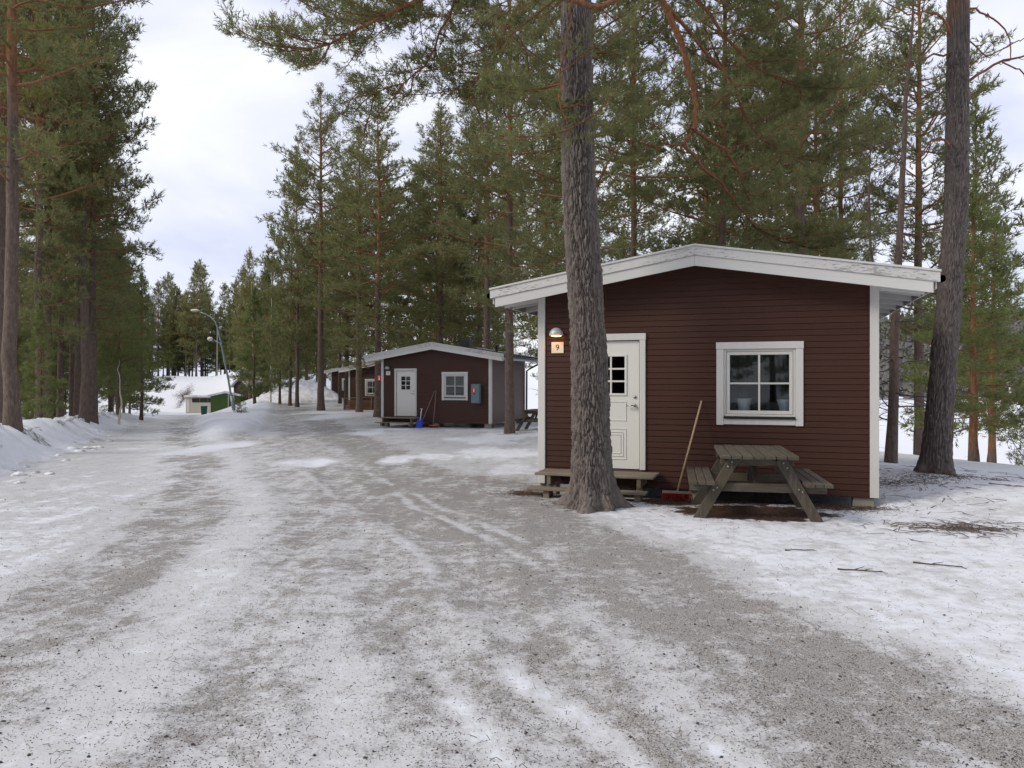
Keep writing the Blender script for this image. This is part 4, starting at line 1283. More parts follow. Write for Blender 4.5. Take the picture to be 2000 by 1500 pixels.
for (k_, x, y, rz, s, sx, lb) in LEFT:
    put_tree(k_, x, y, rz, s, lb or 'tall pine in the dense stand behind the left snow bank', group=GL, sxy=sx)
r_ = np.random.default_rng(44)
def scatter(n, xf, yf, keys, label, group, smin, smax, mind, placed, ok=lambda x, y: True):
    c = 0; tries = 0
    while c < n and tries < 4000:
        tries += 1
        y = r_.uniform(*yf); x = r_.uniform(*xf(y))
        if not ok(x, y) or any((x - a) ** 2 + (y - b) ** 2 < mind * mind for a, b in placed): continue
        placed.append((x, y))
        put_tree(keys[r_.integers(len(keys))], x, y, r_.uniform(0, 6.28), r_.uniform(smin, smax), label, group=group)
        c += 1
    return c
PL = [(a[1], a[2]) for a in LEFT]
xlf = lambda y: float(np.interp(y, XL_Y, XL_X))
scatter(16, lambda y: (xlf(y) - 24, xlf(y) - 6.5), (20, 46), ['tallA', 'tallB', 'tallC', 'highA'], 'pine deep in the left-hand forest, half hidden by nearer trunks', 'pines deep in the left forest', 0.8, 1.05, 2.4, PL)
scatter(22, lambda y: (xlf(y) - 22, xlf(y) - 2.5), (46, 92), ['farA', 'farB', 'farC'], 'distant pine left of the road where it drops away', 'distant pines left of the road', 0.62, 0.85, 2.6, PL)
# forest right of the road, left of and behind the cabins
PR = []
def clear_row(x, y):
    s = row_s(x, y)
    return s > 8.2 or (y > 84 and s > -14)
scatter(9, lambda y: (0.46 - (y - 12.18) * 0.288 + 8.2, 0.46 - (y - 12.18) * 0.288 + 22), (30, 62), ['tallA', 'tallC', 'highA', 'tallB'], 'pine in the stand behind the row of cabins', 'pines behind the cabins', 0.85, 1.05, 2.5, PR, clear_row)
scatter(16, lambda y: (0.46 - (y - 12.18) * 0.288 + 7.5, 0.46 - (y - 12.18) * 0.288 + 34), (58, 105), ['farA', 'farB', 'farC'], 'distant pine in the wood behind the cabins', 'distant pines behind the cabins', 0.85, 1.1, 3.0, PR, clear_row)
scatter(14, lambda y: (-33, -21), (80, 108), ['farA', 'farB', 'farC'], 'pine in the thick of trees beyond the snow pile', 'pines beyond the snow pile', 0.62, 0.85, 2.4, PR)
put_tree('farA', -17.0, 60.0, 0.4, 1.08, 'pine with yellowish crown edge above the snow pile, right of the open sky gap', sxy=0.95)
put_tree('farC', -18.6, 63.5, 3.4, 0.88, 'pine with crown reaching low over the far end of the gravel')
put_tree('tallA', -10.6, 60.5, 2.4, 0.98, 'pine rising above the roof of the third cabin', sxy=1.3)
put_tree('tallC', -4.4, 46.5, 1.7, 0.95, 'pine rising right behind the ridge of the second cabin', sxy=1.3)
put_tree('tallB', -1.3, 41.0, 4.7, 0.98, 'pine behind the right roof slope of the second cabin', sxy=1.3)
put_tree('tallC', 1.6, 35.5, 0.5, 1.0, 'pine seen above the left eave of the nearest cabin', sxy=0.8)
put_tree('farB', -29.8, 86.0, 0.5, 0.92, 'sparse tall pine standing against the sky above the young pines', sxy=0.6)
scatter(14, lambda y: (-72, -46), (106, 125), ['farA', 'farB', 'farC'], 'pine on the snowy hillside behind the sheds', 'pines on the hillside', 0.65, 0.85, 3.0, [(-42.5, 124), (-39, 124), (-46, 122)], lambda x, y: abs(x + 0.335 * y) > 2.4 or y > 116)
scatter(24, lambda y: (-24, 20), (-32, -9), ['farA', 'farC', 'farC', 'youngB'], 'unseen pine behind the viewer, added to darken the window', 'unseen pines added behind the viewer', 1.0, 1.25, 3.0, [(0, 0)])  # out of view; put in to darken the window reflection and block sky light
for (k_, x, y, rz, sc, lb) in (('tallA', -10.2, 50.5, 1.0, 0.95, 'pine between the second and third cabin, left of the second roof'), ('tallC', -5.0, 51.0, 2.0, 1.0, 'pine between the second and third cabin, above the middle of the second roof'),
        ('tallA', -2.0, 47.5, 3.5, 0.92, 'pine between the second and third cabin, above the chimney side of the second roof'), ('farA', -14.4, 66.0, 0.4, 1.05, 'pine between the third and farthest cabin, left one'),
        ('farC', -11.0, 67.5, 2.4, 1.1, 'pine between the third and farthest cabin, middle one'), ('farA', -7.6, 64.0, 4.4, 1.05, 'pine between the third and farthest cabin, right one'),
        ('tallC', 2.3, 22.6, 5.5, 0.95, 'pine just behind the left roof slope of the nearest cabin'), ('farC', -20.6, 83.0, 1.4, 1.15, 'pine just beyond the farthest cabin'),
        ('farA', -23.0, 84.5, 1.9, 0.95, 'pine above the top of the snow pile'), ('farC', -26.2, 80.0, 3.9, 0.75, 'pine left of the snow pile behind the thicket'),
        ('farC', 10.5, 34.0, 0.9, 1.0, 'pine further back behind the right roof slope of the nearest cabin')):
    put_tree(k_, x, y, rz, sc, lb, sxy=sc * 1.32)
for q, (x, y, k_, sc) in enumerate(((-24.9, 47, 'farC', 0.62), (-27.2, 51.5, 'farA', 0.68), (-29.4, 56.5, 'farC', 0.66), (-32.2, 62, 'farA', 0.7), (-34.9, 67, 'farC', 0.66), (-37.4, 73, 'farC', 0.7), (-41.0, 79, 'farA', 0.66), (-43.4, 86, 'farC', 0.68))):
    put_tree(k_, x, y, q * 1.3, sc, ('nearest', 'second nearest', 'third nearest', 'fourth nearest', 'fifth nearest', 'sixth nearest', 'second farthest', 'farthest')[q] + ' pine of the row along the left road edge', group='pines along the left road edge', sxy=0.85)
scatter(34, lambda y: (-66, -31), (110, 150), ['farA', 'farC', 'farC', 'youngB'], 'pine in the belt of trees closing the view where the road ends', 'pines closing the view', 0.72, 0.95, 2.6, [(-42.5, 122), (-40, 121), (-45, 121)])
scatter(14, lambda y: (-18, 8), (-20, -9), ['youngA', 'youngB'], 'unseen bushy young pine behind the viewer, added to darken the window', 'unseen young pines added behind the viewer', 1.1, 1.5, 1.8, [(0, 0)])  # unseen thicket, added so the near window panes reflect something dark
scatter(26, lambda y: (-60, -37), (109, 121), ['youngA', 'youngB', 'farC'], 'dense low-branched pine on the crest above the snowy slope', 'pines on the crest above the slope', 0.75, 0.95, 1.9, [(-43, 124), (-43.6, 112)])
scatter(16, lambda y: (xlf(y) - 12, xlf(y) - 2.4), (26, 50), ['youngA', 'youngB', 'low'], 'young pine growing low between the trunks left of the road', 'undergrowth left of the road', 0.5, 0.85, 1.7, PL, lambda x, y: x / y > -0.70)
# right of the nearest cabin: trees along the lake shore
put_tree('farC', 20.0, 33.0, 2.2, 0.95, 'shore pine at the far right behind the broad-crowned one')
put_tree('highA', 13.2, 30.5, 0.2, 1.0, 'yellow-green topped pine between the cabin roof and the right-hand trunk', sxy=0.9)
put_tree('farC', 16.9, 42.0, 5.2, 0.9, 'small distant pine by the lake right of the nearest cabin')

# ------------------------------------------------------------------ the two big near trunks, bark modelled as plates
def voro(u, v, seed):
    iu, iv = np.floor(u), np.floor(v)
    f1 = np.full(u.shape, 9.0); f2 = np.full(u.shape, 9.0); idc = np.zeros(u.shape)
    for du in (-1, 0, 1):
        for dv in (-1, 0, 1):
            cu, cv = iu + du, iv + dv
            hu = np.mod(cu, PERIOD)
            px = cu + 0.1 + 0.8 * _hash(hu.astype(np.int64), cv.astype(np.int64), seed)
            py = cv + 0.1 + 0.8 * _hash(hu.astype(np.int64), cv.astype(np.int64), seed + 7)
            hid = _hash(hu.astype(np.int64), cv.astype(np.int64), seed + 13)
            d = np.hypot(u - px, v - py)
            closer = d < f1
            f2 = np.where(closer, f1, np.minimum(f2, d))
            idc = np.where(closer, hid, idc); f1 = np.where(closer, d, f1)
    return f1, f2, idc
PERIOD = 44

def big_trunk(axis_pts, r_low, r_top, nth, zmax, dz0, flare, seed, depth=0.022, hz_start=0.62):
    z = [-0.25]
    while z[-1] < zmax: z.append(z[-1] + (dz0 if z[-1] < 7.3 else dz0 * 9))
    z = np.array(z)
    ax = np.array(axis_pts, float)
    cx = np.interp(z, ax[:, 2], ax[:, 0]); cy = np.interp(z, ax[:, 2], ax[:, 1])
    th = np.arange(nth) * 2 * math.pi / nth
    Z, T = np.meshgrid(z, th, indexing='ij')
    rad = np.interp(Z, [0, 3, 8, zmax], [r_low, r_low * 0.9, r_top, r_top * 0.25])
    zc = np.clip(Z, 0, None)
    lobes = 0.5 + 0.5 * np.cos(T * 5 + seed) * np.cos(T * 2 + 1.3 * seed)
    rad = rad * (1 + flare * (0.15 + 1.25 * lobes ** 1.5) * np.exp(-zc / 0.19) + 0.16 * np.exp(-zc / 0.9))
    U = T / (2 * math.pi) * PERIOD; Vv = Z / 0.24
    U2 = U + 0.85 * fbm(U * 0.45, Vv * 1.3, 4, seed, 0.6); V2 = Vv + 0.9 * fbm(U * 0.5 + 40, Vv * 0.8, 4, seed + 3, 0.6)
    f1, f2, idc = voro(U2, V2, seed)
    plate = sm((f2 - f1 - 0.02) / 0.26)
    dsp = depth * (plate * (0.5 + 0.7 * idc) + 0.42 * fbm(U * 1.6, Vv * 5, 3, seed + 5) + 0.30 * fbm(U * 1.1, Vv * 0.3, 2, seed + 9))
    rad = rad + dsp - depth * 0.6
    X = cx[:, None] + rad * np.cos(T); Y = cy[:, None] + rad * np.sin(T)
    V = np.stack([X, Y, Z], -1).reshape(-1, 3)
    i = np.arange(len(z) - 1)[:, None]; j = np.arange(nth)[None, :]
    a = i * nth + j; b = i * nth + (j + 1) % nth
    F = np.stack([a, b, b + nth, a + nth], -1).reshape(-1, 4)
    hz = np.clip((Z / zmax - hz_start) / 0.25, 0, 1).ravel()
    return V, F, hz

def finish_near_tree(root, V, F, hz, limbs, r, dens, sub_step, sub_len, slen, nn, wid, tuft, mat, seed):
    w = Wood(); acc = ([], [], [])
    for (P, r0, r1, dressed, st) in limbs:
        P = np.array(P, float)
        # resample smoothly and let it wander a little
        k = len(P); tt = np.linspace(0, k - 1, (k - 1) * 4 + 1)
        Q = []
        for t in tt:
            i = min(int(t), k - 2); f = t - i
            p0, p1, p2, p3 = P[max(i - 1, 0)], P[i], P[i + 1], P[min(i + 2, k - 1)]
            Q.append(0.5 * ((2 * p1) + (p2 - p0) * f + (2 * p0 - 5 * p1 + 4 * p2 - p3) * f * f + (3 * p1 - p0 - 3 * p2 + p3) * f ** 3))
        Q = np.array(Q); Q[1:-1] += r.normal(size=(len(Q) - 2, 3)) * 0.018
        lw = Wood(); lw.tube(Q, np.linspace(r0, r1, len(Q)), 9, 1.0)
        link('limb', lw.mesh('limb', M['bark']), root)
        if dressed:
            # secondary branches that carry the shoots
            L = np.linalg.norm(np.diff(Q, axis=0), axis=1).sum()
            n2 = int(L * dressed * 1.7)
            for q in range(n2):
                i = int(len(Q) * (st + (1 - st) * (q + r.uniform(0, 1)) / max(n2, 1))); i = min(i, len(Q) - 2)
                d = Q[i + 1] - Q[i]; d /= np.linalg.norm(d)
                az = math.atan2(d[1], d[0]) + r.choice([-1, 1]) * r.uniform(0.3, 1.3)
                S = path(Q[i], az, r.uniform(-0.45, 0.4), r.uniform(0.7, 1.7), 6, r, 0.2, 0.16)
                w.tube(S, np.linspace(0.014, 0.005, 6), 4, 0.9)
                clothe(w, S, r, acc, dens, sub_step, sub_len, slen, tuft, 0.15, 0.7, 0.006)
            clothe(w, Q[len(Q) // 2:], r, acc, dens, sub_step, sub_len, slen, tuft, 0.2, 0.7, 0.006)
    link('trunk', np_mesh('trunk', V, F, M['bark_near'], True, {'hz': hz}), root)
    if w.V:
        tw_ = link('twigs', w.mesh('twigs', M['bark']), root); tw_['kind'] = 'stuff'
    if acc[0]:
        Pp, Dd, Ss = (np.concatenate(a) for a in acc)
        print('near crown shoots', len(Pp))
        link('crown', shoots_mesh('crown', Pp, Dd, Ss, mat, nn, wid, seed), root)

# big pine in front of the nearest cabin
BX, BY = 1.12, 10.45
big = empty('pine_tree', (BX, BY, gh(BX, BY)), 0, 'big old pine with thick plated trunk in front of the nearest cabin', 'pine tree')
V, F, hz = big_trunk([(0, 0, -0.3), (-0.05, 0, 2), (-0.20, 0.02, 4.5), (-0.25, 0.05, 8), (-0.15, 0.2, 18)], 0.25, 0.19, 250, 17.0, 0.017, 1.0, 3, 0.036)
ra = np.random.default_rng(77)
limbs = [
    # long limb reaching left over the drive, drooping
    ([(-0.2, 0.1, 9.3), (-1.0, 0.4, 8.4), (-2.2, 0.9, 7.65), (-3.4, 1.5, 7.35), (-4.6, 1.9, 7.1)], 0.055, 0.012, 3.6, 0.25),
    ([(-0.2, 0.1, 9.9), (-1.4, 0.9, 8.9), (-2.6, 2.0, 8.1), (-3.7, 3.0, 8.1)], 0.05, 0.012, 3.2, 0.25),
    ([(-1.6, 0.6, 8.1), (-2.1, 1.3, 7.4), (-2.7, 2.0, 6.75), (-3.6, 2.4, 6.6)], 0.025, 0.008, 3.4, 0.1),
    ([(-0.3, 0.1, 8.9), (-0.8, 0.8, 7.9), (-1.3, 1.6, 7.1), (-1.9, 2.3, 6.5)], 0.04, 0.010, 3.0, 0.3),
    # curved limb that dips in front of the trunk
    ([(-0.1, -0.1, 8.7), (0.30, -0.55, 7.6), (0.33, -0.75, 6.82), (0.10, -0.85, 6.52), (-0.35, -0.85, 6.56), (-0.72, -0.8, 6.70), (-1.15, -0.7, 7.0)], 0.05, 0.02, 1.2, 0.7),
    ([(-0.35, -0.85, 6.56), (-0.45, -0.7, 6.0), (-0.50, -0.5, 5.5), (-0.35, -0.45, 4.95)], 0.015, 0.006, 2.6, 0.45),
    # heavy limb swinging out to the right above the roof
    ([(-0.1, 0.2, 9.6), (0.55, 0.9, 8.6), (1.15, 1.6, 8.0), (1.65, 2.0, 7.35), (1.95, 2.3, 6.55), (1.95, 2.4, 6.0)], 0.065, 0.042, 0.6, 0.6),
    ([(1.95, 2.4, 6.0), (2.55, 2.7, 5.75), (2.95, 2.9, 5.25), (3.1, 3.0, 4.85)], 0.036, 0.012, 2.2, 0.35),
    ([(1.95, 2.4, 6.0), (1.75, 2.4, 5.75), (1.45, 2.3, 5.72), (1.15, 2.2, 5.62), (0.75, 2.2, 5.5)], 0.03, 0.008, 1.6, 0.4),
    ([(1.80, 2.4, 5.75), (2.15, 2.5, 5.4), (2.6, 2.7, 5.05), (3.1, 2.9, 4.55), (3.6, 3.1, 4.25), (4.2, 3.3, 4.2)], 0.03, 0.010, 2.0, 0.55),
    ([(0.9, 1.3, 8.3), (1.9, 2.0, 8.0), (3.0, 2.6, 7.2), (4.2, 3.0, 6.9)], 0.045, 0.01, 3.2, 0.3),
    ([(1.2, 1.7, 7.9), (2.5, 2.6, 7.1), (3.4, 3.4, 6.2), (4.4, 3.8, 5.9)], 0.035, 0.01, 3.2, 0.35),
    ([(0.0, 0.2, 10.3), (1.4, 1.0, 9.8), (2.8, 1.8, 9.0), (4.0, 2.2, 8.6)], 0.05, 0.01, 3.0, 0.35),
    ([(-0.2, 0.2, 9.0), (0.0, 1.2, 8.2), (0.2, 2.2, 7.4), (0.1, 3.0, 7.0)], 0.04, 0.01, 2.6, 0.4),
]
for q in range(26):       # the rest of the crown, above the picture
    zz = ra.uniform(9.5, 17.5); L = 4.2 * (1 - (zz - 9) / 11) + 0.4
    limbs.append((path((-0.2, 0.1, zz), ra.uniform(0, 6.28), ra.uniform(0, 0.5), L, 4, ra, 0.2, 0.1), 0.045, 0.01, 1.6, 0.3))
finish_near_tree(big, V, F, hz, limbs, ra, 42, 0.15, 0.36, 0.12, 10, 0.09, 0.045, M['needle'], 5)

# right-hand pine, bare dry branches near the picture's top
RX, RY = 7.32, 13.15
rt = empty('pine_tree', (RX, RY, gh(RX, RY)), 0, 'thick bare pine trunk right of the nearest cabin with dry branches high up', 'pine tree')
V, F, hz = big_trunk([(0, 0, -0.3), (0.18, 0, 2), (0.40, 0.02, 4.5), (0.46, 0.05, 8.3), (0.5, 0.2, 18)], 0.205, 0.16, 160, 17.0, 0.026, 0.55, 9, 0.03, 0.36)
rb_ = np.random.default_rng(5)
limbs = []
def dry(p0, pts, r0):
    limbs.append(([p0] + pts, r0, 0.008, 0, 0))
dry((0.55, 0.0, 6.75), [(1.0, -0.1, 7.05), (1.5, -0.2, 7.15), (2.1, -0.3, 7.25)], 0.028)
dry((1.1, -0.1, 7.1), [(1.35, -0.2, 6.9), (1.6, -0.2, 6.6), (1.62, -0.25, 6.3)], 0.014)
dry((0.55, 0.0, 8.1), [(1.0, 0.1, 8.0), (1.35, 0.1, 7.65), (1.4, 0.1, 7.2)], 0.02)
dry((0.6, 0.0, 7.6), [(1.0, 0.2, 7.3), (1.5, 0.2, 7.55), (1.75, 0.2, 7.6)], 0.014)
dry((1.62, -0.25, 6.6), [(1.9, -0.25, 6.45), (2.2, -0.2, 6.5)], 0.009)
dry((0.3, 0.0, 7.6), [(0.0, -0.1, 7.9), (-0.5, -0.1, 7.95), (-1.0, -0.2, 8.1)], 0.026)
dry((0.3, 0.0, 7.3), [(-0.3, 0.1, 7.15), (-0.8, 0.2, 6.9)], 0.02)
dry((0.3, 0.0, 5.6), [(0.1, -0.1, 5.75), (-0.15, -0.1, 5.65), (-0.4, 0.0, 5.3)], 0.028)
for q in range(16):
    L_ = limbs[q % 8][0]; b = np.array(L_[rb_.integers(1, len(L_) - 1)], float)
    limbs.append((path(b, rb_.uniform(0, 6.28), rb_.uniform(-0.6, 0.5), rb_.uniform(0.3, 0.7), 4, rb_, 0.0, 0.25), 0.008, 0.003, 0, 0))
for q in range(20):
    zz = rb_.uniform(10.2, 17.5); L = 3.6 * (1 - (zz - 9.5) / 10) + 0.4
    limbs.append((path((0.48, 0.1, zz), rb_.uniform(0, 6.28), rb_.uniform(0, 0.5), L, 4, rb_, 0.2, 0.1), 0.045, 0.01, 1.3, 0.3))
finish_near_tree(rt, V, F, hz, limbs, rb_, 12, 0.28, 0.34, 0.15, 9, 0.11, 0.06, M['needle'], 6)

# leafless, lichen-grown trees and birches
def bare_tree(x, y, H, r0, label, seed, mat, name, cat, nb=30, spread=1.4, zlow=1.0, lean=(0, 0), twl=0.45, el=(0.1, 0.9)):
    r = np.random.default_rng(seed)
    root = empty(name, (x, y, gh(x, y)), 0, label, cat)
    w = Wood(); tw = Wood()
    n = 14; z = np.linspace(0, H, n)
    tr = np.stack([lean[0] * z + np.cumsum(r.normal(size=n)) * 0.03, lean[1] * z + np.cumsum(r.normal(size=n)) * 0.03, z], -1)
    tr[0, 2] = -0.3
    w.tube(tr, r0 * (1 - 0.9 * z / H) + r0 * 0.3 * np.exp(-z / 0.3), 9, 0.0)
    for i in range(nb):
        zz = r.uniform(zlow, H * 0.97)
        p = np.array([np.interp(zz, z, tr[:, q]) for q in range(3)])
        L = spread * (1.1 - 0.7 * zz / H) * r.uniform(0.5, 1.1)
        P = path(p, r.uniform(0, 6.28), r.uniform(*el), L, 6, r, -0.1, 0.2)
        tw.tube(P, np.linspace(0.006 + 0.008 * L, 0.003, 6), 4, 0.0)
        for k in range(7):
            q = r.integers(1, 6)
            d = P[q] - P[q - 1]
            Q = path(P[q], math.atan2(d[1], d[0]) + r.normal() * 0.8, r.uniform(-0.5, 0.6), L * twl * r.uniform(0.4, 1), 4, r, 0, 0.25)
            tw.tube(Q, np.linspace(0.005, 0.002, 4), 3, 0.0)
            for k2 in range(2):
                S = path(Q[r.integers(1, 4)], r.uniform(0, 6.28), r.uniform(-0.6, 0.6), L * 0.18, 3, r, 0, 0.25)
                tw.tube(S, [0.003, 0.0025, 0.0015], 3, 0.0)
    link('trunk', w.mesh('trunk', mat), root)
    br_ = link('branches', tw.mesh('branches', M['twig']), root); br_['kind'] = 'stuff'
    return root
bare_tree(8.05, 16.1, 11.0, 0.115, 'leaning leafless grey tree with fine dry twigs beside the cabin right corner', 31, M['bark'], 'bare_tree', 'bare tree', 46, 1.7, 0.5, (0.035, 0.02), el=(-0.5, 0.4))
bare_tree(7.75, 16.4, 7.5, 0.07, 'thin leafless stem hugging the leaning grey tree', 32, M['twig'], 'bare_tree', 'bare tree', 40, 0.9, 0.3, (0.0, 0.0), el=(-0.4, 0.6))
bare_tree(-22.3, 70.0, 13.5, 0.07, 'thin white birch stem rising out of the young pines by the lamp post', 33, M['birch'], 'birch_tree', 'birch', 26, 1.4, 6.0, (0.005, 0))
bare_tree(-25.9, 76.0, 12.5, 0.06, 'slender birch with forked white branches left of the taller young pine', 34, M['birch'], 'birch_tree', 'birch', 28, 1.8, 5.0, (-0.03, 0))
bare_tree(-17.2, 33.2, 2.9, 0.05, 'short pale broken birch stem behind the left snow bank', 35, M['birch'], 'birch_tree', 'birch', 6, 0.7, 1.0)
bare_tree(13.4, 19.5, 3.2, 0.03, 'leafless bush with dark thin stems at the right edge of the shore', 36, M['twig'], 'bush', 'bush', 22, 1.1, 0.1, el=(0.3, 1.2))
bare_tree(3.0, 29.5, 12.0, 0.07, 'leafless thin tree with many fine twigs behind the nearest cabin ridge', 37, M['bark'], 'bare_tree', 'bare tree', 46, 1.6, 4.0, el=(-0.3, 0.7))

# ------------------------------------------------------------------ things in the distance on the left
def snow_pile():
    n = 46
    u = np.linspace(-1, 1, n); X, Y = np.meshgrid(u, u)
    x = X * 4.6; y = Y * 4.0
    q = np.hypot(X * (1 + 0.15 * Y), Y)
    z = 2.45 * np.clip(1 - q, 0, 1) ** 0.75 * (1 + 0.25 * fbm(x * 0.7, y * 0.7, 3, 61)) + 0.16 * fbm(x * 2, y * 2, 4, 62) * (q < 1)
    z = np.where(q > 0.98, -0.5, z)
    V = np.stack([x.ravel(), y.ravel(), z.ravel()], -1)
    ii, jj = np.meshgrid(np.arange(n - 1), np.arange(n - 1), indexing='ij'); a = (ii * n + jj).ravel()
    F = np.stack([a, a + 1, a + n + 1, a + n], -1)
    o = link('snow_pile', np_mesh('snow_pile', V, F, M['snow'], True))
    o.location = (-21.0, 75.5, gh(-21.0, 75.5) - 0.05)
    tag(o, 'big heap of ploughed dirty snow at the end of the gravel', 'snow pile')
snow_pile()

def lamp_post():
    x, y = -22.75, 62.0
    root = empty('lamp_post', (x, y, gh(x, y)), 0, 'leaning grey steel lamp post with two lanterns beside the road', 'lamp post')
    MB().tube([(0, 0, -0.3), (-0.45, 0, 2.4), (-1.0, 0, 5.2), (-1.36, 0, 6.75), (-1.55, 0, 7.2), (-1.85, 0, 7.55), (-2.4, 0, 7.85), (-2.95, 0, 8.05)], [0.095, 0.085, 0.07, 0.06, 0.052, 0.045, 0.04, 0.035], 10).build('pole', M['post'], root, True)
    MB().tube([(0.02, 0, -0.2), (-0.20, 0, 1.15)], 0.14, 10).build('base_sleeve', M['post'], root, True)
    MB().tube([(-0.98, 0, 5.1), (-1.2, 0, 5.45), (-1.75, 0, 5.75)], [0.04, 0.035, 0.03], 8).build('arm', M['post'], root, True)
    MB().sphere((-3.2, 0, 8.12), 0.30, 12, 8, (1.25, 0.5, 0.38)).build('lantern', M['lampwhite'], root, True)
    MB().sphere((-1.95, 0, 5.78), 0.24, 12, 8, (1.0, 0.8, 0.75)).build('lantern', M['lampwhite'], root, True)
lamp_post()

def house(name, label, cat, loc, rz, W, D, Hh, rise, wall, roof, wins, doors=(), snow=True, parts_mat='housewhite', over=0.35):
    root = empty(name, loc, rz, label, cat)
    MB().prism([(-W / 2, -0.6), (W / 2, -0.6), (W / 2, Hh), (0, Hh + rise), (-W / 2, Hh)], -D / 2, D / 2).build('wall', wall, root)
    s = rise / (W / 2); o = over
    rm = MB().prism([(-W / 2 - o, Hh - o * s + 0.02), (0, Hh + rise + 0.02), (W / 2 + o, Hh - o * s + 0.02), (W / 2 + o, Hh - o * s + 0.22), (0, Hh + rise + 0.24), (-W / 2 - o, Hh - o * s + 0.22)], -D / 2 - o, D / 2 + o)
    rm.build('roof', roof, root)
    for (a, b, c, d) in wins:
        w = MB(); ring(w, a, b, c, d, 0.1, -D / 2 - 0.05, -D / 2 - 0.004); w_ = w.build('window', M[parts_mat], root)
        MB().box(a + 0.1, b - 0.1, -D / 2 - 0.02, -D / 2 - 0.006, c + 0.1, d - 0.1).build('pane', M['black'], w_)
    for (a, b, c, d) in doors:
        MB().box(a, b, -D / 2 - 0.05, -D / 2 - 0.004, c, d).build('door', M[parts_mat], root)
    return root

# green refuse shed with bin
gx0, gy0 = -33.3, 88.0
gs = house('refuse_shed', 'green boarded refuse shed with snow on its roof by the road', 'shed', (gx0, gy0, gh(gx0, gy0) - 0.15), 0.35, 3.1, 2.6, 1.75, 0.35, M['green'], M['snow'], [], [(-0.6, 0.6, 0.1, 1.6)], parts_mat='green')
bn = empty('wheelie_bin', (-35.35, 87.0, gh(-35.35, 87.0)), 0.3, 'dark green wheelie bin left of the green shed', 'bin')
MB().prism([(-0.27, 0.08), (0.27, 0.08), (0.33, 1.0), (-0.33, 1.0)], -0.33, 0.33).build('body', M['bin'], bn)
MB().box(-0.35, 0.35, -0.37, 0.37, 1.003, 1.09, 0.03).build('lid', M['bin'], bn)
for sx in (-0.25, 0.2):
    MB().tube([(sx, 0.3, 0.1), (sx + 0.05, 0.3, 0.1)], 0.1, 10).build('wheel', M['black'], bn)
# beige low building with a strip of dark windows
bx0, by0 = -37.9, 96.5
bb = empty('low_building', (bx0, by0, gh(bx0, by0)), 0.0, 'low beige building with a dark window strip below the snowy slope', 'building')
MB().box(-3.0, 3.2, -1.5, 1.5, -0.6, 1.95, 0.02).build('wall', M['beige'], bb)
MB().box(-3.15, 3.35, -1.7, 1.7, 1.96, 2.22, 0.03).build('roof', M['snow'], bb)
for i in range(5):
    MB().box(-2.2 + i * 1.0, -1.25 + i * 1.0, -1.53, -1.503, 1.32, 1.85).build('window', M['black'], bb)
MB().box(-2.85, -2.6, -1.52, -1.503, 0.1, 1.7).build('downpipe', M['housewhite'], bb)
# brown shed half hidden right of the lamp post
house('brown_shed', 'dark brown shed end half hidden by the bank right of the lamp post', 'shed', (-31.2, 90.5, gh(-31.2, 90.5)), -0.5, 2.4, 3.0, 1.7, 0.9, M['brownhouse'], M['snow'], [])
# dark house up on the hill
house('hill_house', 'dark brown house among pines on top of the snowy slope', 'house', (-43.0, 124.0, gh(-43.0, 124.0) + 0.1), 0.15, 8.0, 5.0, 3.0, 1.4, M['brownhouse'], M['felt'], [(-2.6, -1.2, 1.0, 2.2), (0.2, 1.6, 1.0, 2.2), (2.2, 3.2, 1.0, 2.2)], [(-0.9, 0.0, 0.05, 2.1)])
up = MB().tube([(0, 0, -0.3), (0.05, 0, 7.5)], [0.11, 0.09], 8).build('pole', M['birch'], None, True)
up.location = (-43.6, 112.0, gh(-43.6, 112.0)); tag(up, 'grey utility pole standing at the top of the snowy slope', 'pole')
for q, (dx, lb) in enumerate(((-36.0, 'left of two thin pale marker posts in front of the green shed'), (-33.9, 'right of two thin pale marker posts in front of the green shed'))):
    pp = MB().tube([(0, 0, -0.2), (0.03, 0, 1.5)], [0.045, 0.04], 7).build('marker_post', M['birch'], None, True)
    xx = -30.9 + q * 0.6; yy = 82.5
    pp.location = (xx, yy, gh(xx, yy)); tag(pp, lb, 'post')

# houses across the lake
house('far_house', 'white house with a row of windows on the far shore at the right edge', 'house', (222.0, 338.0, gh(222, 338)), -0.55, 9, 8, 5.2, 2.2, M['housewhite'], M['snow'], [(-3.6 + i * 1.9, -2.4 + i * 1.9, 1.2 + j * 2.3, 2.6 + j * 2.3) for i in range(4) for j in range(2)], parts_mat='black', over=0.6)
house('far_house', 'red house with snowy roof below the white one on the far shore', 'house', (219.0, 322.0, gh(219, 322)), -0.5, 9, 7, 3.0, 1.8, M['housered'], M['snow'], [(-3.2, -2.0, 0.9, 2.2), (-0.6, 0.6, 0.9, 2.2), (2.0, 3.2, 0.9, 2.2)], over=0.6)
house('far_house', 'red cottage on the far shore seen behind the young green pine', 'house', (198.0, 330.0, gh(198, 330)), -0.4, 8, 6, 2.8, 1.7, M['housered'], M['snow'], [(-2.4, -1.2, 0.9, 2.1), (1.0, 2.2, 0.9, 2.1)], over=0.6)

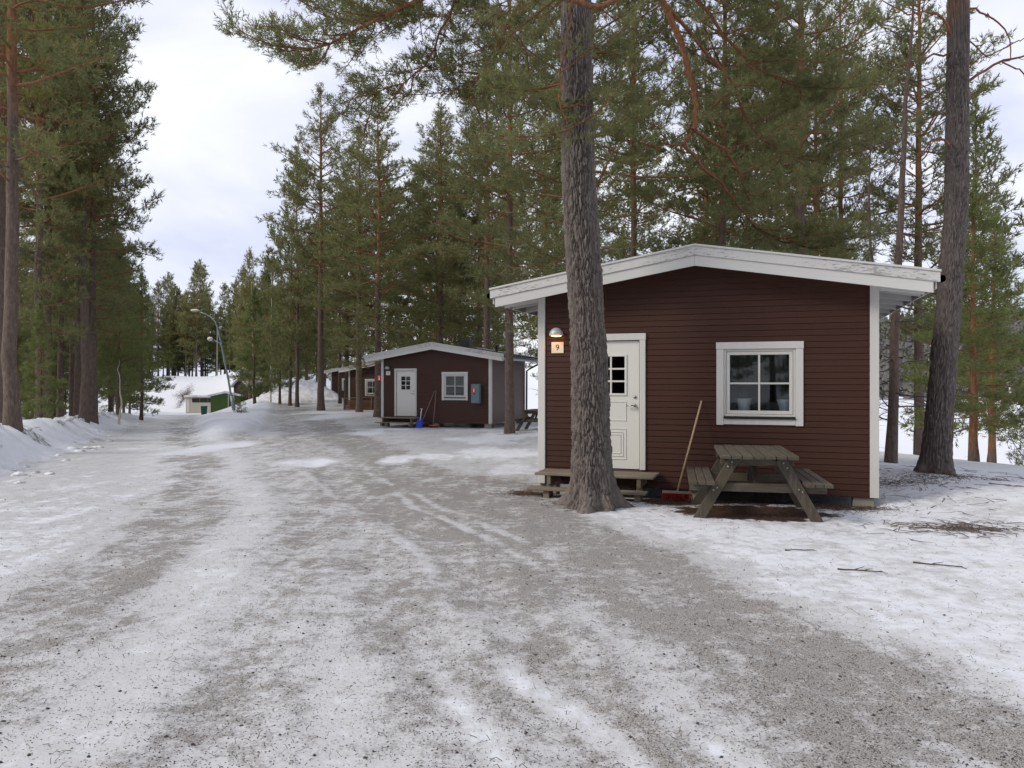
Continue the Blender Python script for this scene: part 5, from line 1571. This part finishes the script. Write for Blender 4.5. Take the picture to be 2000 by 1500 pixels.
# wooded hills beyond the lake: far too many to count
def far_forest(n, seed):
    r = np.random.default_rng(seed)
    a = r.uniform(0.15, 0.95, n * 3); q = np.sqrt(r.uniform(0.09, 1.0, n * 3)) * 1100
    x, y = q * np.sin(a), q * np.cos(a)
    k = (q > 345) & ((q < 420) | (height(x, y) > -4.5)) & (vnoise(x / 60, y / 60, 3) > -0.75)
    x, y = x[k][:n], y[k][:n]
    z = height(x, y); m = len(x)
    Hh = r.uniform(8, 17, m) * np.where(np.hypot(x, y) < 420, 0.75, 1.0); Rr = Hh * r.uniform(0.2, 0.32, m)
    base = []
    th = np.arange(6) * math.pi / 3
    for lv, (f, rr, zz) in enumerate(((1.0, 1.0, 0.12), (0.62, 0.75, 0.42), (0.2, 0.4, 0.75))):
        jit = r.uniform(0.6, 1.3, (m, 6))
        bx = x[:, None] + Rr[:, None] * rr * jit * np.cos(th); by = y[:, None] + Rr[:, None] * rr * jit * np.sin(th)
        bz = z[:, None] + Hh[:, None] * (zz + r.uniform(-0.05, 0.05, (m, 6)))
        tx = np.stack([x, y, z + Hh * min(1.0, zz + 0.42)], -1)[:, None, :]
        ringv = np.stack([bx, by, bz], -1)
        base.append(np.concatenate([ringv, tx], 1))
    V = np.concatenate(base, 1)                  # m,21,3
    F = []
    for lv in range(3):
        for i in range(6): F.append((lv * 7 + i, lv * 7 + (i + 1) % 6, lv * 7 + 6))
    F = np.array(F)[None] + (np.arange(m) * 21)[:, None, None]
    var = np.repeat(np.clip(r.beta(2, 2, m), 0, 1), 21)
    o = link('hill_forest', np_mesh('hill_forest', V.reshape(-1, 3), F.reshape(-1, 3), M['hillwood'], False, {'var': var}))
    o['kind'] = 'stuff'; o['label'] = 'grey-brown woods covering the hills beyond the frozen lake'; o['category'] = 'forest'
far_forest(9000, 3)

def snow_chunks(n, seed):
    r = np.random.default_rng(seed)
    y = r.uniform(9, 40, n); x = np.interp(y, XL_Y, XL_X) + r.normal(size=n) * 0.35 + r.choice([0.15, -0.9], n)
    base = MB().sphere((0, 0, 0), 1.0, 7, 5); BV = np.array(base.v); BF = [f for f in base.f]
    BF = np.array(BF)
    s_ = 0.05 + 0.12 * r.beta(1.3, 4, n)
    V = BV[None] * r.uniform(0.55, 1.35, (n, len(BV), 1)) * s_[:, None, None] * np.array([1.35, 1.1, 0.6])
    V = V + np.stack([x, y, height(x, y) + s_ * 0.02], -1)[:, None, :]
    F = BF[None] + (np.arange(n) * len(BV))[:, None, None]
    o = link('snow_chunks', np_mesh('snow_chunks', V.reshape(-1, 3), F.reshape(-1, 4), M['snow']))
    o['kind'] = 'stuff'; o['label'] = 'broken chunks of ploughed snow along the left bank'; o['category'] = 'snow'
snow_chunks(110, 4)

# ------------------------------------------------------------------ grit, needles and twigs on the ground
def surf(x, y):
    """height of the built ground mesh, by bilinear lookup"""
    GZ = gz.reshape(len(ys), nx)
    i = np.clip(np.searchsorted(ys, y) - 1, 0, len(ys) - 2); j = np.clip(np.searchsorted(xs, x) - 1, 0, nx - 2)
    fy = (y - ys[i]) / (ys[i + 1] - ys[i]); fx = (x - xs[j]) / (xs[j + 1] - xs[j])
    return (GZ[i, j] * (1 - fx) + GZ[i, j + 1] * fx) * (1 - fy) + (GZ[i + 1, j] * (1 - fx) + GZ[i + 1, j + 1] * fx) * fy

def grit(n, seed):
    r = np.random.default_rng(seed)
    y = 2.6 * (15 / 2.6) ** r.uniform(0, 1, n * 6); x = r.uniform(-0.80, 0.78, n * 6) * y
    d = dirt_map(x, y)
    k = r.uniform(0, 1, n * 6) < np.clip(d, 0.02, 1) ** 1.6
    x, y = x[k][:n], y[k][:n]; m = len(x)
    s = 0.0024 + 0.0042 * r.beta(1.2, 5, m) + 0.006 * (r.uniform(0, 1, m) > 0.985)
    z = surf(x, y)
    O = np.array([(1, 0, 0), (-1, 0, 0), (0, 1, 0), (0, -1, 0), (0, 0, 1), (0, 0, -0.6)], float)
    jit = r.uniform(0.6, 1.35, (m, 6, 1))
    V = O[None] * jit
    an = r.uniform(0, 6.28, m); c, s_ = np.cos(an), np.sin(an)
    vx = V[..., 0] * c[:, None] - V[..., 1] * s_[:, None]; vy = V[..., 0] * s_[:, None] + V[..., 1] * c[:, None]
    V = np.stack([vx * 1.25, vy, V[..., 2] * 0.75], -1) * s[:, None, None] + np.stack([x, y, z + s * 0.25], -1)[:, None, :]
    f = np.array([(0, 2, 4), (2, 1, 4), (1, 3, 4), (3, 0, 4), (2, 0, 5), (1, 2, 5), (3, 1, 5), (0, 3, 5)])
    F = f[None] + (np.arange(m) * 6)[:, None, None]
    o = link('gravel', np_mesh('gravel', V.reshape(-1, 3), F.reshape(-1, 3), M['stone']))
    o['kind'] = 'stuff'; o['label'] = 'loose dark grit strewn over the icy drive'; o['category'] = 'gravel'
grit(30000, 8)

def sticks(n, seed, pick, lmin, lmax, wd):
    r = np.random.default_rng(seed)
    x, y = pick(r, n)
    z = surf(x, y); m = len(x)
    a = r.uniform(0, 6.28, m); l = r.uniform(lmin, lmax, m); b = a + r.normal(size=m) * 0.5
    p0 = np.stack([x, y, z + 0.004], -1)
    p1 = p0 + np.stack([np.cos(a) * l * 0.5, np.sin(a) * l * 0.5, r.uniform(0, 0.02, m)], -1)
    p2 = p1 + np.stack([np.cos(b) * l * 0.5, np.sin(b) * l * 0.5, r.uniform(-0.015, 0.015, m)], -1)
    w = wd * r.uniform(0.6, 1.4, m)
    sd = np.stack([-np.sin(a), np.cos(a), np.zeros(m)], -1) * w[:, None]
    up = np.array([0, 0, 1.0])[None] * w[:, None]
    V = np.stack([p0 - sd, p0 + sd, p0 + up * 1.5, p1 - sd, p1 + sd, p1 + up * 1.5, p2], 1)
    f = np.array([(0, 3, 5), (0, 5, 2), (2, 5, 4), (2, 4, 1), (3, 6, 5), (5, 6, 4)])
    F = f[None] + (np.arange(m) * 7)[:, None, None]
    return V.reshape(-1, 3), F.reshape(-1, 3)

def pick_near(r, n):
    c = np.array([(3.15, 9.9, 0.8), (1.15, 10.8, 0.6), (0.3, 11.8, 0.5), (2.4, 10.8, 0.5), (4.6, 10.3, 0.6), (3.4, 10.9, 1.2), (6.3, 12.2, 0.8), (7.2, 12.6, 0.8)])
    k = r.integers(0, len(c), n)
    return c[k, 0] + r.normal(size=n) * c[k, 2] * 0.55, c[k, 1] + r.normal(size=n) * c[k, 2] * 0.35
V, F = sticks(5200, 15, pick_near, 0.03, 0.11, 0.002)
o = link('needle_litter', np_mesh('needle_litter', V, F, M['litter'])); o['kind'] = 'stuff'; o['label'] = 'brown needles and bark bits under the picnic table and trees'; o['category'] = 'litter'
def pick_wide(r, n):
    y = 3.0 * (14 / 3.0) ** r.uniform(0, 1, n); x = r.uniform(-0.75, 0.75, n) * y
    return x, y
V, F = sticks(2600, 16, pick_wide, 0.015, 0.06, 0.0014)
V2, F2 = sticks(230, 17, lambda r, n: (5.2 + r.normal(size=n) * 0.42, 8.75 + r.normal(size=n) * 0.22), 0.10, 0.45, 0.0035)
V3, F3 = sticks(160, 18, lambda r, n: (r.uniform(5.3, 9.0, n), r.uniform(9.5, 14.5, n)), 0.08, 0.5, 0.004)
V = np.concatenate([V, V2, V3]); F = np.concatenate([F, F2 + len(V) - len(V2) - len(V3), F3 + len(V) - len(V3)])
o = link('twig_litter', np_mesh('twig_litter', V, F, M['twig'])); o['kind'] = 'stuff'; o['label'] = 'thin dry twigs scattered on the snow'; o['category'] = 'twigs'

def fallen_twig(x, y, L, a, label, seed):
    r = np.random.default_rng(seed)
    w = Wood()
    z0 = float(surf(np.array([x]), np.array([y]))[0]) + 0.008
    P = path((0, 0, 0), a, 0.0, L, 6, r, 0, 0.0)
    P[:, :2] += r.normal(size=(6, 2)) * 0.02
    w.tube(P, np.linspace(0.008, 0.003, 6), 5, 0.0)
    for k in (2, 3, 4):
        Q = path(P[k], a + r.choice([-1, 1]) * 0.7, 0.15, L * 0.35, 4, r, -0.2, 0.1)
        w.tube(Q, np.linspace(0.005, 0.002, 4), 4, 0.0)
    o = link('fallen_twig', w.mesh('fallen_twig', M['twig'])); o.location = (x, y, z0)
    tag(o, label, 'twig', 'twigs fallen on the snow')
fallen_twig(2.74, 7.6, 0.30, 0.1, 'small forked twig on the snow in front of the picnic table', 1)
fallen_twig(2.92, 6.85, 0.38, -0.25, 'straight dark twig on the snow right of the forked one, nearer the viewer', 2)
fallen_twig(3.75, 7.1, 0.42, -0.5, 'branching twig on the snow, farthest right of the three lying ones', 3)
fallen_twig(7.25, 11.5, 0.6, -0.9, 'dark crooked stick on the snow at the foot of the right-hand trunk', 4)
tot = sum(len(m.polygons) * 2 if m.polygons and m.polygons[0].loop_total == 4 else len(m.polygons) for m in bpy.data.meshes)
print('triangles about', tot, 'objects', len(bpy.data.objects))
